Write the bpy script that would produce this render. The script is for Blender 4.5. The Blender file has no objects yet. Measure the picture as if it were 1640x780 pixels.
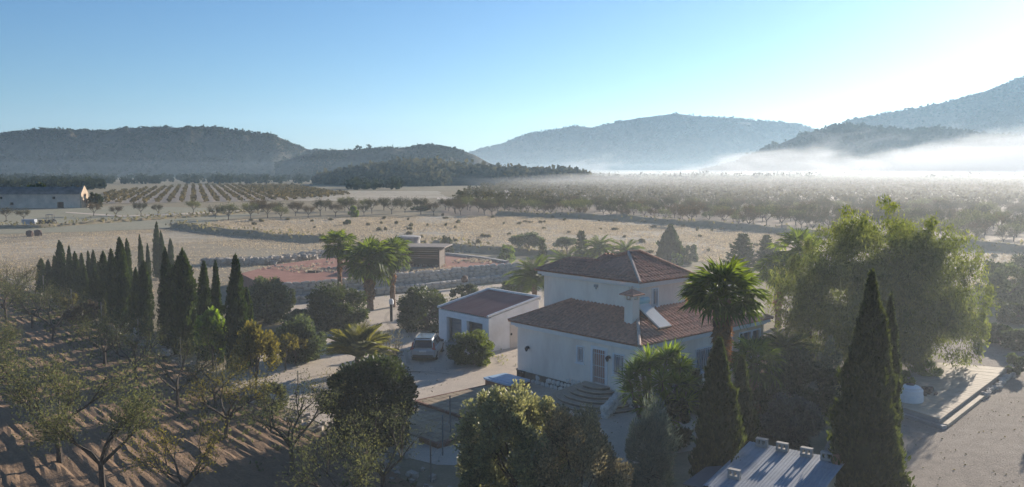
import bpy, math, random
import numpy as np
from mathutils import Vector, Matrix, noise as mnoise

S = bpy.context.scene
COL = S.collection
random.seed(7)
RNG = np.random.default_rng(11)
R = math.radians

# ------------------------------------------------------------------ camera
FPX, CAMH = 1400.0, 13.2                     # focal length in photo pixels (photo 1640 wide), height of the drone
PITCH = math.atan(124 / FPX)
cd = bpy.data.cameras.new('camera')
cam = bpy.data.objects.new('camera', cd)
COL.objects.link(cam)
cam.location = (0, 0, CAMH)
cam.rotation_euler = (math.pi / 2 - PITCH, 0, 0)
cd.sensor_width = 36
cd.lens = FPX / 1640 * 36
cd.clip_start = 0.5
cd.clip_end = 30000
S.camera = cam

# ------------------------------------------------------------------ sky, sun, exposure
SUN_AZ, SUN_EL = R(37), R(13.5)
w = bpy.data.worlds.new('World')
S.world = w
w.use_nodes = True
nt = w.node_tree
bg = nt.nodes['Background']
sky = nt.nodes.new('ShaderNodeTexSky')
sky.sky_type = 'NISHITA'
sky.sun_disc = False
sky.sun_elevation = SUN_EL
sky.sun_rotation = SUN_AZ
sky.altitude = 300
sky.air_density = 1.0
sky.dust_density = 0.33
sky.ozone_density = 5.0
tint = nt.nodes.new('ShaderNodeMix')          # one even tint for the whole sky: a cooler white balance
tint.data_type = 'RGBA'
tint.blend_type = 'MULTIPLY'
tint.inputs[0].default_value = 1.0
tint.inputs[7].default_value = (0.86, 0.94, 1.0, 1)
nt.links.new(sky.outputs[0], tint.inputs[6])
nt.links.new(tint.outputs[2], bg.inputs[0])
bg.inputs[1].default_value = 0.05
sd = bpy.data.lights.new('sun', 'SUN')
sd.energy = 4.1
sd.angle = R(0.55)
sd.color = (1.0, 0.89, 0.75)
sun = bpy.data.objects.new('sun', sd)
COL.objects.link(sun)
SUNV = Vector((math.cos(SUN_EL) * math.sin(SUN_AZ), math.cos(SUN_EL) * math.cos(SUN_AZ), math.sin(SUN_EL)))
sun.rotation_euler = (-SUNV).to_track_quat('-Z', 'Y').to_euler()
sun.location = SUNV * 50
vs = S.view_settings
vs.view_transform = 'Standard'
vs.look = 'None'
vs.gamma = 1
vs.use_curve_mapping = False
vs.exposure = 1.36
S.cycles.use_denoising = True
S.cycles.max_bounces = 6
S.cycles.diffuse_bounces = 3
S.cycles.transmission_bounces = 4
S.cycles.volume_bounces = 1
S.cycles.transparent_max_bounces = 16
S.cycles.sample_clamp_indirect = 4
S.cycles.volume_step_rate = 0.3

# ------------------------------------------------------------------ placing helpers
_fw = np.array([0, math.cos(PITCH), -math.sin(PITCH)])
_up = np.array([0, math.sin(PITCH), math.cos(PITCH)])


def G(u, v, z=0.0):
    """Where the sight line of a photo pixel meets the level z."""
    d = _fw + np.array([1, 0, 0]) * (u - 820) / FPX + _up * (390 - v) / FPX
    t = (z - CAMH) / d[2]
    return Vector(np.array([0, 0, CAMH]) + d * t)


def DEP(p):
    return float((np.array(p) - np.array([0, 0, CAMH])) @ _fw)


def PPM(p):
    return FPX / DEP(p)


# ------------------------------------------------------------------ mesh helpers
class MB:
    """Collects faces, then links them as one mesh object."""

    def __init__(s):
        s.v = []
        s.f = []
        s.n = 0

    def add(s, verts, faces):
        o = s.n
        s.v.append(np.asarray(verts, float).reshape(-1, 3))
        s.n += len(s.v[-1])
        s.f.extend([tuple(i + o for i in f) for f in faces])
        return s

    def box(s, c, size, rz=0, rx=0, ry=0):
        x, y, z = [k / 2 for k in size]
        P = np.array([(-x, -y, -z), (x, -y, -z), (x, y, -z), (-x, y, -z), (-x, -y, z), (x, -y, z), (x, y, z), (-x, y, z)])
        if rz or rx or ry:
            M = np.array((Matrix.Rotation(rz, 3, 'Z') @ Matrix.Rotation(ry, 3, 'Y') @ Matrix.Rotation(rx, 3, 'X')))
            P = P @ M.T
        return s.add(P + np.array(c), [(3, 2, 1, 0), (4, 5, 6, 7), (0, 1, 5, 4), (1, 2, 6, 5), (2, 3, 7, 6), (3, 0, 4, 7)])

    def span(s, a, b):
        a, b = np.array(a, float), np.array(b, float)
        return s.box((a + b) / 2, np.abs(b - a))

    def prism(s, poly, z0, z1):
        n = len(poly)
        P = [(p[0], p[1], z0) for p in poly] + [(p[0], p[1], z1) for p in poly]
        F = [tuple(range(n - 1, -1, -1)), tuple(range(n, 2 * n))] + [(i, (i + 1) % n, n + (i + 1) % n, n + i) for i in range(n)]
        return s.add(P, F)

    def tube(s, pts, rad, n=6, cap=True):
        pts = [Vector(p) for p in pts]
        if not hasattr(rad, '__len__'):
            rad = [rad] * len(pts)
        P, F = [], []
        for i, p in enumerate(pts):
            t = (pts[min(i + 1, len(pts) - 1)] - pts[max(i - 1, 0)])
            t = t.normalized() if t.length > 1e-9 else Vector((0, 0, 1))
            a = t.cross(Vector((0.31, 0.95, 0.05)) if abs(t.z) > 0.8 else Vector((0, 0, 1))).normalized()
            b = t.cross(a)
            for k in range(n):
                q = 2 * math.pi * k / n
                P.append(p + (a * math.cos(q) + b * math.sin(q)) * rad[i])
        for i in range(len(pts) - 1):
            for k in range(n):
                F.append((i * n + k, i * n + (k + 1) % n, (i + 1) * n + (k + 1) % n, (i + 1) * n + k))
        if cap:
            F += [tuple(range(n - 1, -1, -1)), tuple(range((len(pts) - 1) * n, len(pts) * n))]
        return s.add([tuple(p) for p in P], F)

    def lathe(s, prof, n=16, c=(0, 0, 0)):
        P, F = [], []
        for r, z in prof:
            for k in range(n):
                q = 2 * math.pi * k / n
                P.append((c[0] + r * math.cos(q), c[1] + r * math.sin(q), c[2] + z))
        m = len(prof)
        for i in range(m - 1):
            for k in range(n):
                F.append((i * n + k, i * n + (k + 1) % n, (i + 1) * n + (k + 1) % n, (i + 1) * n + k))
        F += [tuple(range(n - 1, -1, -1)), tuple(range((m - 1) * n, m * n))]
        return s.add(P, F)

    def mesh(s, name, mat=None, smooth=False):
        me = bpy.data.meshes.new(name)
        V = np.concatenate(s.v) if s.v else np.zeros((0, 3))
        me.from_pydata(V.tolist(), [], s.f)
        if mat:
            me.materials.append(mat)
        if smooth:
            me.polygons.foreach_set('use_smooth', np.ones(len(me.polygons), bool))
        me.update()
        return me

    def build(s, name, mat=None, parent=None, smooth=False, kind=None, label=None):
        return link(s.mesh(name, mat, smooth), name, parent, kind, label)


def link(me, name, parent=None, kind=None, label=None):
    o = bpy.data.objects.new(name, me)
    COL.objects.link(o)
    if parent:
        o.parent = parent
    if kind:
        o['kind'] = kind
    if label:
        o['label'] = label
    return o


def thing(name, label, cat, loc=(0, 0, 0), rz=0.0, group=None):
    o = bpy.data.objects.new(name, None)
    o.empty_display_size = 0.3
    COL.objects.link(o)
    o.location = loc
    o.rotation_euler = (0, 0, rz)
    return tag(o, label, cat, group)


def tag(o, label, cat, group=None):
    o['label'] = label
    o['category'] = cat
    if group:
        o['group'] = group
    return o


def dup(o, loc, rz=0.0, sc=1.0, label=None, group=None):
    c = o.copy()
    COL.objects.link(c)
    c.location = loc
    c.rotation_euler = (0, 0, rz)
    c.scale = (sc, sc, sc) if not hasattr(sc, '__len__') else sc
    if label:
        c['label'] = label
    if group:
        c['group'] = group
    for ch in o.children:
        d = ch.copy()
        COL.objects.link(d)
        d.parent = c
        for g in ch.children:
            e = g.copy()
            COL.objects.link(e)
            e.parent = d
    return c


def quads(P, mat, name):
    """P: (N,4,3) array of quads -> mesh."""
    N = len(P)
    me = bpy.data.meshes.new(name)
    me.vertices.add(N * 4)
    me.vertices.foreach_set('co', P.astype(np.float32).ravel())
    me.loops.add(N * 4)
    me.loops.foreach_set('vertex_index', np.arange(N * 4, dtype=np.int32))
    me.polygons.add(N)
    me.polygons.foreach_set('loop_start', np.arange(0, N * 4, 4, dtype=np.int32))
    me.update(calc_edges=True)
    me.validate()
    if mat:
        me.materials.append(mat)
    return me


def unit(a):
    return a / np.maximum(np.linalg.norm(a, axis=-1, keepdims=True), 1e-9)


def leaves(c, axis, size, asp=0.5, jit=0.6):
    """Rhombic leaves at c whose long side follows axis, loosened by jit."""
    n = len(c)
    t = unit(axis + RNG.normal(size=(n, 3)) * jit)
    b = unit(np.cross(t, RNG.normal(size=(n, 3))))
    L = (size * RNG.uniform(0.6, 1.3, n))[:, None]
    W = L * asp
    return np.stack([c - t * L, c + b * W, c + t * L, c - b * W], 1)


# ------------------------------------------------------------------ materials
def nodes_of(name):
    m = bpy.data.materials.new(name)
    m.use_nodes = True
    return m, m.node_tree, m.node_tree.nodes, m.node_tree.links, m.node_tree.nodes['Principled BSDF']


def ramp(N, stops):
    r = N.new('ShaderNodeValToRGB')
    e = r.color_ramp.elements
    while len(e) < len(stops):
        e.new(0.5)
    for k, (p, c) in zip(e, stops):
        k.position = p
        k.color = (*c, 1)
    return r


def noise_tex(N, L, scale, detail=4, rough=0.6, coord='Object', stretch=None):
    tc = N.new('ShaderNodeTexCoord')
    n = N.new('ShaderNodeTexNoise')
    n.inputs['Scale'].default_value = scale
    n.inputs['Detail'].default_value = detail
    n.inputs['Roughness'].default_value = rough
    if stretch:
        mp = N.new('ShaderNodeMapping')
        mp.inputs['Scale'].default_value = stretch[:3]
        if len(stretch) > 3:
            mp.inputs['Rotation'].default_value = (0, 0, stretch[3])
        L.new(tc.outputs[coord], mp.inputs[0])
        L.new(mp.outputs[0], n.inputs[0])
    else:
        L.new(tc.outputs[coord], n.inputs[0])
    return n


def mixc(N, L, a, b, fac=None, mode='MIX', f=0.5):
    m = N.new('ShaderNodeMix')
    m.data_type = 'RGBA'
    m.blend_type = mode
    m.inputs[0].default_value = f
    if fac is not None:
        L.new(fac, m.inputs[0])
    for s_, x in ((6, a), (7, b)):
        if isinstance(x, tuple):
            m.inputs[s_].default_value = (*x, 1)
        else:
            L.new(x, m.inputs[s_])
    return m.outputs[2]


def mat_plain(name, col, rough=0.7, var=0.15, scale=3.0, bump=0.0, metal=0.0, bscale=None, spec=0.4, dirt=None, stretch=None):
    """Base colour broken up by two noises, with optional relief and dirt."""
    m, t, N, L, B = nodes_of(name)
    n1 = noise_tex(N, L, scale, 6, 0.65, stretch=stretch)
    lo = tuple(c * (1 - var * 1.6) for c in col)
    hi = tuple(min(1, c * (1 + var * 1.3)) for c in col)
    r = ramp(N, [(0.28, lo), (0.5, col), (0.75, hi)])
    L.new(n1.outputs[0], r.inputs[0])
    out = r.outputs[0]
    if dirt:
        n3 = noise_tex(N, L, scale * 0.22, 5, 0.7, stretch=stretch)
        q = ramp(N, [(0.45, (0, 0, 0)), (0.7, (1, 1, 1))])
        L.new(n3.outputs[0], q.inputs[0])
        out = mixc(N, L, out, dirt, q.outputs[0])
    L.new(out, B.inputs['Base Color'])
    B.inputs['Roughness'].default_value = rough
    B.inputs['Metallic'].default_value = metal
    B.inputs['Specular IOR Level'].default_value = spec
    if bump:
        n2 = noise_tex(N, L, bscale or scale * 6, 4, 0.6)
        b = N.new('ShaderNodeBump')
        b.inputs['Strength'].default_value = bump
        b.inputs['Distance'].default_value = 0.05
        L.new(n2.outputs[0], b.inputs['Height'])
        L.new(b.outputs[0], B.inputs['Normal'])
    return m


def mat_leaf(name, col, trans=0.4, var=0.35, tcol=None, rough=0.55, spec=0.25):
    """Leaf: each leaf a little different, lets light through from behind."""
    m, t, N, L, B = nodes_of(name)
    ge = N.new('ShaderNodeNewGeometry')
    oi = N.new('ShaderNodeObjectInfo')
    r = ramp(N, [(0.0, tuple(c * (1 - var) for c in col)), (0.55, col), (1.0, (col[0] * (1 + var * 1.3), col[1] * (1 + var), col[2] * (1 + var * 0.4)))])
    L.new(ge.outputs['Random Per Island'], r.inputs[0])
    r2 = ramp(N, [(0, (0.8, 0.82, 0.85)), (1, (1.15, 1.1, 1.0))])
    L.new(oi.outputs['Random'], r2.inputs[0])
    n = noise_tex(N, L, 1.1, 3, 0.6)
    r3 = ramp(N, [(0.3, (0.72, 0.78, 0.8)), (0.7, (1.2, 1.15, 1.05))])
    L.new(n.outputs[0], r3.inputs[0])
    c1 = mixc(N, L, r.outputs[0], r2.outputs[0], None, 'MULTIPLY', 1.0)
    c2 = mixc(N, L, c1, r3.outputs[0], None, 'MULTIPLY', 1.0)
    L.new(c2, B.inputs['Base Color'])
    B.inputs['Roughness'].default_value = rough
    B.inputs['Specular IOR Level'].default_value = spec
    tr = N.new('ShaderNodeBsdfTranslucent')
    tc = tcol or (2.2, 2.3, 0.9)
    c3 = mixc(N, L, c2, tc, None, 'MULTIPLY', 1.0)
    L.new(c3, tr.inputs[0])
    mx = N.new('ShaderNodeMixShader')
    mx.inputs[0].default_value = trans
    L.new(B.outputs[0], mx.inputs[1])
    L.new(tr.outputs[0], mx.inputs[2])
    L.new(mx.outputs[0], N['Material Output'].inputs[0])
    return m


def mat_ground(name, cols, scales=(0.05, 0.6, 9.0), bump=0.4, bscale=14.0, rough=0.95, stretch=None, weights=(0.6, 0.5), spec=0.1):
    """Earth: three sizes of patches mixed, plus relief."""
    m, t, N, L, B = nodes_of(name)
    a = noise_tex(N, L, scales[0], 5, 0.6, stretch=stretch)
    b = noise_tex(N, L, scales[1], 6, 0.7, stretch=stretch)
    c = noise_tex(N, L, scales[2], 4, 0.7)
    r1 = ramp(N, [(0.35, cols[0]), (0.65, cols[1])])
    r2 = ramp(N, [(0.35, cols[2]), (0.68, cols[3])])
    L.new(a.outputs[0], r1.inputs[0])
    L.new(b.outputs[0], r2.inputs[0])
    x = mixc(N, L, r1.outputs[0], r2.outputs[0], None, 'MIX', weights[0])
    r3 = ramp(N, [(0.3, (0.62, 0.62, 0.62)), (0.7, (1.35, 1.33, 1.3))])
    L.new(c.outputs[0], r3.inputs[0])
    y = mixc(N, L, x, r3.outputs[0], None, 'MULTIPLY', weights[1])
    L.new(y, B.inputs['Base Color'])
    B.inputs['Roughness'].default_value = rough
    B.inputs['Specular IOR Level'].default_value = spec
    if bump:
        n2 = noise_tex(N, L, bscale, 5, 0.65)
        bp = N.new('ShaderNodeBump')
        bp.inputs['Strength'].default_value = bump
        bp.inputs['Distance'].default_value = 0.12
        L.new(n2.outputs[0], bp.inputs['Height'])
        L.new(bp.outputs[0], B.inputs['Normal'])
    return m


def mat_vol(name, dens, col=(0.9, 0.93, 0.97), g=0.6):
    m = bpy.data.materials.new(name)
    m.use_nodes = True
    N, L = m.node_tree.nodes, m.node_tree.links
    N.remove(N['Principled BSDF'])
    v = N.new('ShaderNodeVolumePrincipled')
    v.inputs['Color'].default_value = (*col, 1)
    v.inputs['Density'].default_value = dens
    v.inputs['Anisotropy'].default_value = g
    L.new(v.outputs[0], N['Material Output'].inputs['Volume'])
    return m, v, N, L


M = {}
M['earth'] = mat_ground('dry earth', [(0.22, 0.18, 0.12), (0.30, 0.25, 0.17), (0.17, 0.16, 0.10), (0.34, 0.27, 0.18)])
M['drygrass'] = mat_ground('dry grass ground', [(0.26, 0.23, 0.175), (0.50, 0.42, 0.325), (0.19, 0.18, 0.14), (0.58, 0.49, 0.375)], scales=(0.03, 0.35, 2.2), bscale=3.0, bump=0.8, stretch=(0.5, 1.6, 1, 0.2))
M['stubble'] = mat_ground('grey brown stubble', [(0.24, 0.21, 0.16), (0.33, 0.28, 0.20), (0.20, 0.18, 0.13), (0.36, 0.29, 0.20)], scales=(0.03, 0.3, 2.0), bscale=3.0, bump=0.7, stretch=(0.5, 1.6, 1, 0.3))
M['greenfield'] = mat_ground('thin green stubble', [(0.24, 0.23, 0.17), (0.31, 0.28, 0.20), (0.22, 0.23, 0.16), (0.33, 0.29, 0.21)], scales=(0.03, 0.2, 1.4), bscale=2.0, bump=0.5)
M['soil'] = mat_ground('reddish ploughed soil', [(0.20, 0.135, 0.088), (0.26, 0.175, 0.115), (0.18, 0.125, 0.083), (0.28, 0.19, 0.125)], scales=(0.12, 1.2, 9.0), bump=0.7, bscale=9.0)
M['orchardsoil'] = mat_ground('orchard soil', [(0.26, 0.20, 0.15), (0.34, 0.26, 0.20), (0.24, 0.19, 0.14), (0.32, 0.25, 0.18)], scales=(0.02, 0.2, 1.5), bump=0.5, bscale=1.5)
M['gravel'] = mat_ground('pale gravel', [(0.52, 0.44, 0.36), (0.60, 0.51, 0.42), (0.47, 0.40, 0.33), (0.62, 0.53, 0.43)], scales=(0.10, 0.9, 16.0), bump=0.5, bscale=22.0)
M['greygravel'] = mat_ground('grey brown gravel', [(0.26, 0.22, 0.19), (0.34, 0.29, 0.25), (0.23, 0.20, 0.17), (0.36, 0.31, 0.26)], scales=(0.15, 1.2, 14.0), bump=0.9, bscale=10.0)
M['redgravel'] = mat_ground('red gravel', [(0.27, 0.12, 0.09), (0.38, 0.19, 0.145), (0.24, 0.115, 0.09), (0.40, 0.21, 0.16)], scales=(0.10, 0.7, 6.0), bump=0.3, bscale=14.0)
M['hill'] = mat_ground('scrubby hillside', [(0.038, 0.035, 0.024), (0.082, 0.068, 0.046), (0.030, 0.030, 0.020), (0.15, 0.12, 0.085)], scales=(0.006, 0.03, 0.12), bump=1.0, bscale=0.05, weights=(0.5, 0.7))
M['hill'].node_tree.nodes['Bump'].inputs['Distance'].default_value = 6
M['vineground'] = mat_ground('pale vineyard soil', [(0.40, 0.33, 0.25), (0.48, 0.40, 0.31), (0.38, 0.31, 0.24), (0.50, 0.42, 0.33)], scales=(0.01, 0.1, 0.8), bump=0.2)
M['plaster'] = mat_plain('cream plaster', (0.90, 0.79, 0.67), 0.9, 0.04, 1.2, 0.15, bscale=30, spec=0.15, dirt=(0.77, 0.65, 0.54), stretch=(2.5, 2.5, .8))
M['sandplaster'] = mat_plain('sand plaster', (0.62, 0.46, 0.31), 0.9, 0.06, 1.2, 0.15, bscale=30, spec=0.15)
M['white'] = mat_plain('white paint', (0.78, 0.77, 0.75), 0.6, 0.04, 2.0)
M['whitewall'] = mat_plain('whitewashed wall', (0.84, 0.83, 0.82), 0.85, 0.05, 1.0, 0.15, bscale=18, spec=0.15, dirt=(0.66, 0.64, 0.60))
M['tile'] = mat_plain('weathered clay tile', (0.62, 0.295, 0.185), 0.8, 0.3, 5.5, 0.2, spec=0.2, dirt=(0.46, 0.235, 0.155))
M['hipcap'] = mat_plain('pale mortar ridge', (0.55, 0.42, 0.34), 0.85, 0.2, 6.0, 0.2)
M['garageroof'] = mat_plain('maroon sheet roof', (0.27, 0.115, 0.10), 0.75, 0.16, 1.6, 0.1, dirt=(0.32, 0.165, 0.145), stretch=(1.5, 0.3, 1))
M['stone'] = mat_plain('pale limestone', (0.54, 0.49, 0.43), 0.9, 0.35, 1.1, 0.6, bscale=9, dirt=(0.40, 0.34, 0.28))
M['plinthstone'] = mat_plain('whitish plinth stone', (0.70, 0.65, 0.58), 0.9, 0.25, 2.5, 0.5, bscale=9)
M['darkstone'] = mat_plain('brown boulder', (0.12, 0.075, 0.06), 0.9, 0.3, 4, 0.6, bscale=9)
M['paver'] = mat_plain('tan terrace tile', (0.36, 0.27, 0.17), 0.75, 0.16, 1.3, 0.2, bscale=20, dirt=(0.28, 0.22, 0.15))
M['grout'] = mat_plain('dark joint', (0.14, 0.115, 0.09), 0.9, 0.2, 4)
M['plank'] = mat_plain('bleached deck stone', (0.46, 0.38, 0.28), 0.8, 0.14, 1.6, 0.2, bscale=20, spec=.15, dirt=(0.37, 0.30, 0.22))
M['brick'] = mat_plain('brown brick', (0.25, 0.13, 0.085), 0.85, 0.25, 9, 0.3)
M['step'] = mat_plain('stone step', (0.46, 0.37, 0.28), 0.85, 0.15, 4, 0.25)
M['oldslab'] = mat_plain('dark weathered slab', (0.17, 0.14, 0.125), 0.9, 0.2, 2)
M['rubblestone'] = mat_plain('dusty field stone', (0.36, 0.31, 0.26), 0.95, 0.3, 1.5, 0.4)
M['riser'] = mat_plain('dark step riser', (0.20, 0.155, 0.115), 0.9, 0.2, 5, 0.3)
M['bark'] = mat_plain('dark bark', (0.075, 0.058, 0.046), 0.95, 0.35, 6, 0.8, bscale=14)
M['palebark'] = mat_plain('pale bark', (0.21, 0.17, 0.135), 0.95, 0.35, 6, 0.7, bscale=14)
M['palmbark'] = mat_plain('fibrous palm trunk', (0.20, 0.125, 0.080), 0.95, 0.4, 9, 0.9, bscale=18)
M['thatch'] = mat_leaf('dead palm skirt', (0.16, 0.095, 0.055), 0.25, 0.5, (1.5, 1.1, 0.7))
M['darkmetal'] = mat_plain('dark metal', (0.035, 0.035, 0.038), 0.5, 0.2, 6, metal=0.3)
M['steel'] = mat_plain('galvanised post', (0.20, 0.20, 0.20), 0.5, 0.2, 8, metal=0.6)
M['grille'] = mat_plain('white window bars', (0.72, 0.73, 0.75), 0.5, 0.05, 4)
M['darkwood'] = mat_plain('dark brown boards', (0.055, 0.030, 0.022), 0.8, 0.35, 3, 0.3, stretch=(0.3, 3, 3))
M['doorwood'] = mat_plain('brown door boards', (0.46, 0.25, 0.185), 0.7, 0.25, 3, stretch=(4, 4, 0.5))
M['greydoor'] = mat_plain('grey shutter', (0.22, 0.235, 0.26), 0.5, 0.08, 1.5)
M['darkdoor'] = mat_plain('dark grey shutter', (0.115, 0.115, 0.125), 0.55, 0.1, 1.5)
M['creamdoor'] = mat_plain('cream door', (0.58, 0.52, 0.46), 0.6, 0.05, 2)
M['blue'] = mat_plain('light blue cover', (0.34, 0.47, 0.60), 0.45, 0.14, 2.2, 0.2, bscale=5)
M['sheet'] = mat_plain('bluish corrugated sheet', (0.40, 0.42, 0.45), 0.75, 0.16, 1.3, spec=0.15, metal=0.0, dirt=(0.27, 0.30, 0.34))
M['creamwall'] = mat_plain('pale yellow wall', (0.56, 0.50, 0.38), 0.9, 0.06, 1.5)
M['panel'] = mat_plain('white collector sheet', (0.70, 0.66, 0.60), 0.25, 0.04, 2)
M['teal'] = mat_plain('pale teal tank', (0.36, 0.58, 0.60), 0.35, 0.05, 2)
M['barnwall'] = mat_plain('old barn render', (0.66, 0.53, 0.43), 0.95, 0.15, 0.5, 0.3, dirt=(0.50, 0.40, 0.33))
M['barngable'] = mat_plain('sandy gable stone', (0.44, 0.34, 0.25), 0.95, 0.2, 0.8, 0.3)
M['barnroof'] = mat_plain('old grey tile roof', (0.27, 0.215, 0.18), 0.95, 0.3, 0.6, 0.3)
M['hole'] = mat_plain('painted inside shade', (0.03, 0.027, 0.025), 0.9, 0.2, 3)  # near black, so the shade behind the barn openings is in the colour
M['concrete'] = mat_plain('grey concrete', (0.35, 0.33, 0.31), 0.9, 0.12, 2, 0.2)
M['rubber'] = mat_plain('tyre rubber', (0.02, 0.02, 0.02), 0.85, 0.1, 6)
M['carpaint'] = mat_plain('silver grey car paint', (0.42, 0.43, 0.44), 0.28, 0.02, 3, metal=0.35)
M['rim'] = mat_plain('alloy rim', (0.45, 0.45, 0.46), 0.3, 0.03, 4, metal=0.8)
M['taillight'] = mat_plain('red lamp glass', (0.28, 0.02, 0.018), 0.2, 0.1, 6)
M['plate'] = mat_plain('white number plate', (0.72, 0.72, 0.70), 0.4, 0.02, 4)
M['blacktrim'] = mat_plain('black plastic trim', (0.03, 0.03, 0.032), 0.6, 0.1, 5)
M['terracotta'] = mat_plain('terracotta', (0.33, 0.16, 0.10), 0.85, 0.2, 6)


def mat_glass(name, col, rough=0.06):
    m = mat_plain(name, col, rough, 0.1, 1.5, spec=0.9)
    return m


M['glass'] = mat_glass('window glass', (0.06, 0.07, 0.085))
M['carglass'] = mat_glass('tinted car glass', (0.02, 0.022, 0.026))
M['carroof'] = mat_glass('glossy glass roof', (0.10, 0.11, 0.12), 0.12)

M['l_cypress'] = mat_leaf('cypress green', (0.040, 0.060, 0.026), 0.22, 0.4, (2.2, 2.4, 0.9), rough=0.9, spec=0.03)
M['l_bigcypress'] = mat_leaf('old cypress green', (0.044, 0.056, 0.028), 0.36, 0.4, (2.2, 2.3, 0.9), rough=0.9, spec=0.03)
M['l_almond'] = mat_leaf('almond leaf', (0.13, 0.14, 0.085), 0.34, 0.4, (1.35, 1.4, 0.9), rough=0.9, spec=0.03)
M['l_almond_y'] = mat_leaf('yellowing almond leaf', (0.15, 0.135, 0.055), 0.40, 0.4, (1.6, 1.6, 0.7), rough=0.9, spec=0.03)
M['l_orchard'] = mat_leaf('orchard leaf', (0.092, 0.090, 0.066), 0.25, 0.3, (1.3, 1.25, 0.95), rough=0.9, spec=0.03)
M['l_rust'] = mat_leaf('rusty leaf', (0.115, 0.095, 0.07), 0.25, 0.3, (1.3, 1.2, 0.95), rough=0.9, spec=0.03)
M['l_olive'] = mat_leaf('olive leaf', (0.105, 0.125, 0.085), 0.3, 0.35, (1.7, 1.9, 1.0), rough=0.9, spec=0.03)
M['l_carob'] = mat_leaf('carob leaf', (0.050, 0.066, 0.032), 0.25, 0.4, (2.0, 2.1, 0.8))
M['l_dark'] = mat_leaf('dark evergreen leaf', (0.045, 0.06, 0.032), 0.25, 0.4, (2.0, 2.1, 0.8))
M['l_bright'] = mat_leaf('bright green leaf', (0.11, 0.17, 0.035), 0.5, 0.3, (2.2, 2.2, 0.8))
M['l_grass'] = mat_leaf('fresh shrub leaf', (0.09, 0.14, 0.03), 0.5, 0.35, (2.4, 2.3, 0.8))
M['l_shade'] = mat_leaf('glossy shrub leaf', (0.070, 0.095, 0.028), 0.45, 0.35, (2.6, 2.5, 0.8))
M['l_pepper'] = mat_leaf('pepper tree leaf', (0.135, 0.158, 0.062), 0.45, 0.35, (1.6, 1.7, 0.9), rough=0.9, spec=0.03)
M['l_oleander'] = mat_leaf('grey green bush leaf', (0.25, 0.26, 0.17), 0.38, 0.4, (1.4, 1.4, 0.9))
M['l_brown'] = mat_leaf('brownish bush leaf', (0.25, 0.225, 0.165), 0.3, 0.4, (1.0, 1.0, 0.9), rough=0.9, spec=0.03)
M['l_silver'] = mat_leaf('silvery leaf', (0.22, 0.25, 0.23), 0.25, 0.3, (1.4, 1.5, 1.1))
M['l_lavender'] = mat_leaf('grey blue bush', (0.12, 0.13, 0.125), 0.2, 0.3, (1.3, 1.3, 1.1))
M['l_fan'] = mat_leaf('fan palm leaf', (0.070, 0.105, 0.030), 0.45, 0.35, (2.6, 2.5, 0.7), rough=0.6, spec=0.12)
M['l_date'] = mat_leaf('date palm leaf', (0.16, 0.17, 0.070), 0.40, 0.3, (2.2, 2.0, 0.8), rough=0.6, spec=0.12)
M['l_yucca'] = mat_leaf('yucca leaf', (0.14, 0.20, 0.055), 0.42, 0.3, (2.2, 2.2, 0.7), rough=0.6, spec=0.15)
M['l_dry'] = mat_leaf('dry grass blade', (0.44, 0.38, 0.315), 0.4, 0.3, (1.15, 1.1, 1.0), rough=0.9, spec=0.03)
M['l_scrub'] = mat_leaf('hill scrub', (0.030, 0.037, 0.024), 0.2, 0.4, (1.6, 1.6, 0.9), rough=0.9, spec=0.03)
M['l_vine'] = mat_leaf('autumn vine leaf', (0.13, 0.12, 0.09), 0.3, 0.4, (1.5, 1.3, 0.8), rough=0.9, spec=0.03)
M['l_field'] = mat_leaf('field shrub', (0.19, 0.175, 0.125), 0.3, 0.35, (1.4, 1.4, 0.9), rough=0.9, spec=0.03)

# ================================================================== THE SETTING
def xy(*pts, z=0.0):
    """World x, y of photo pixels on the ground."""
    return [tuple(G(u, v, z)[:2]) for u, v in pts]


def inpoly(x, y, poly):
    c = np.zeros(np.shape(x), bool)
    n = len(poly)
    for i in range(n):
        x1, y1 = poly[i]
        x2, y2 = poly[(i + 1) % n]
        if y1 == y2:
            continue
        c ^= ((y1 > y) != (y2 > y)) & (x < (x2 - x1) * (y - y1) / (y2 - y1) + x1)
    return c


def scatter(poly, n):
    p = np.array(poly)
    lo, hi = p.min(0), p.max(0)
    out = np.zeros((0, 2))
    while len(out) < n:
        q = RNG.uniform(lo, hi, (n * 2, 2))
        out = np.concatenate([out, q[inpoly(q[:, 0], q[:, 1], poly)]])
    return out[:n]


def ragged(poly, step, amp):
    out = []
    for i, a in enumerate(poly):
        b = poly[(i + 1) % len(poly)]
        d = math.dist(a, b)
        k = min(60, max(1, int(d / step)))
        nx, ny = -(b[1] - a[1]) / max(d, 1e-6), (b[0] - a[0]) / max(d, 1e-6)
        for j in range(k):
            t = j / k
            s = amp * (mnoise.noise((a[0] + t * (b[0] - a[0]), a[1] + t * (b[1] - a[1]), 3.3)) + 0.6 * random.uniform(-1, 1)) if j else 0
            out.append((a[0] + (b[0] - a[0]) * t + nx * s, a[1] + (b[1] - a[1]) * t + ny * s))
    return out


def patch(name, poly, z, mat, step=2.0, amp=0.35):
    p = ragged(poly, step, amp) if amp else poly
    me = bpy.data.meshes.new(name)
    me.from_pydata([(x, y, z) for x, y in p], [], [tuple(range(len(p)))])
    if me.polygons[0].normal.z < 0:
        me.flip_normals()
    me.materials.append(mat)
    return link(me, name, None, 'structure')


gm = MB().add([(-7000, -70, 0), (7000, -70, 0), (7000, 9000, 0), (-7000, 9000, 0)], [(0, 1, 2, 3)])
gm.build('ground', M['earth'], kind='structure')

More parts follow.
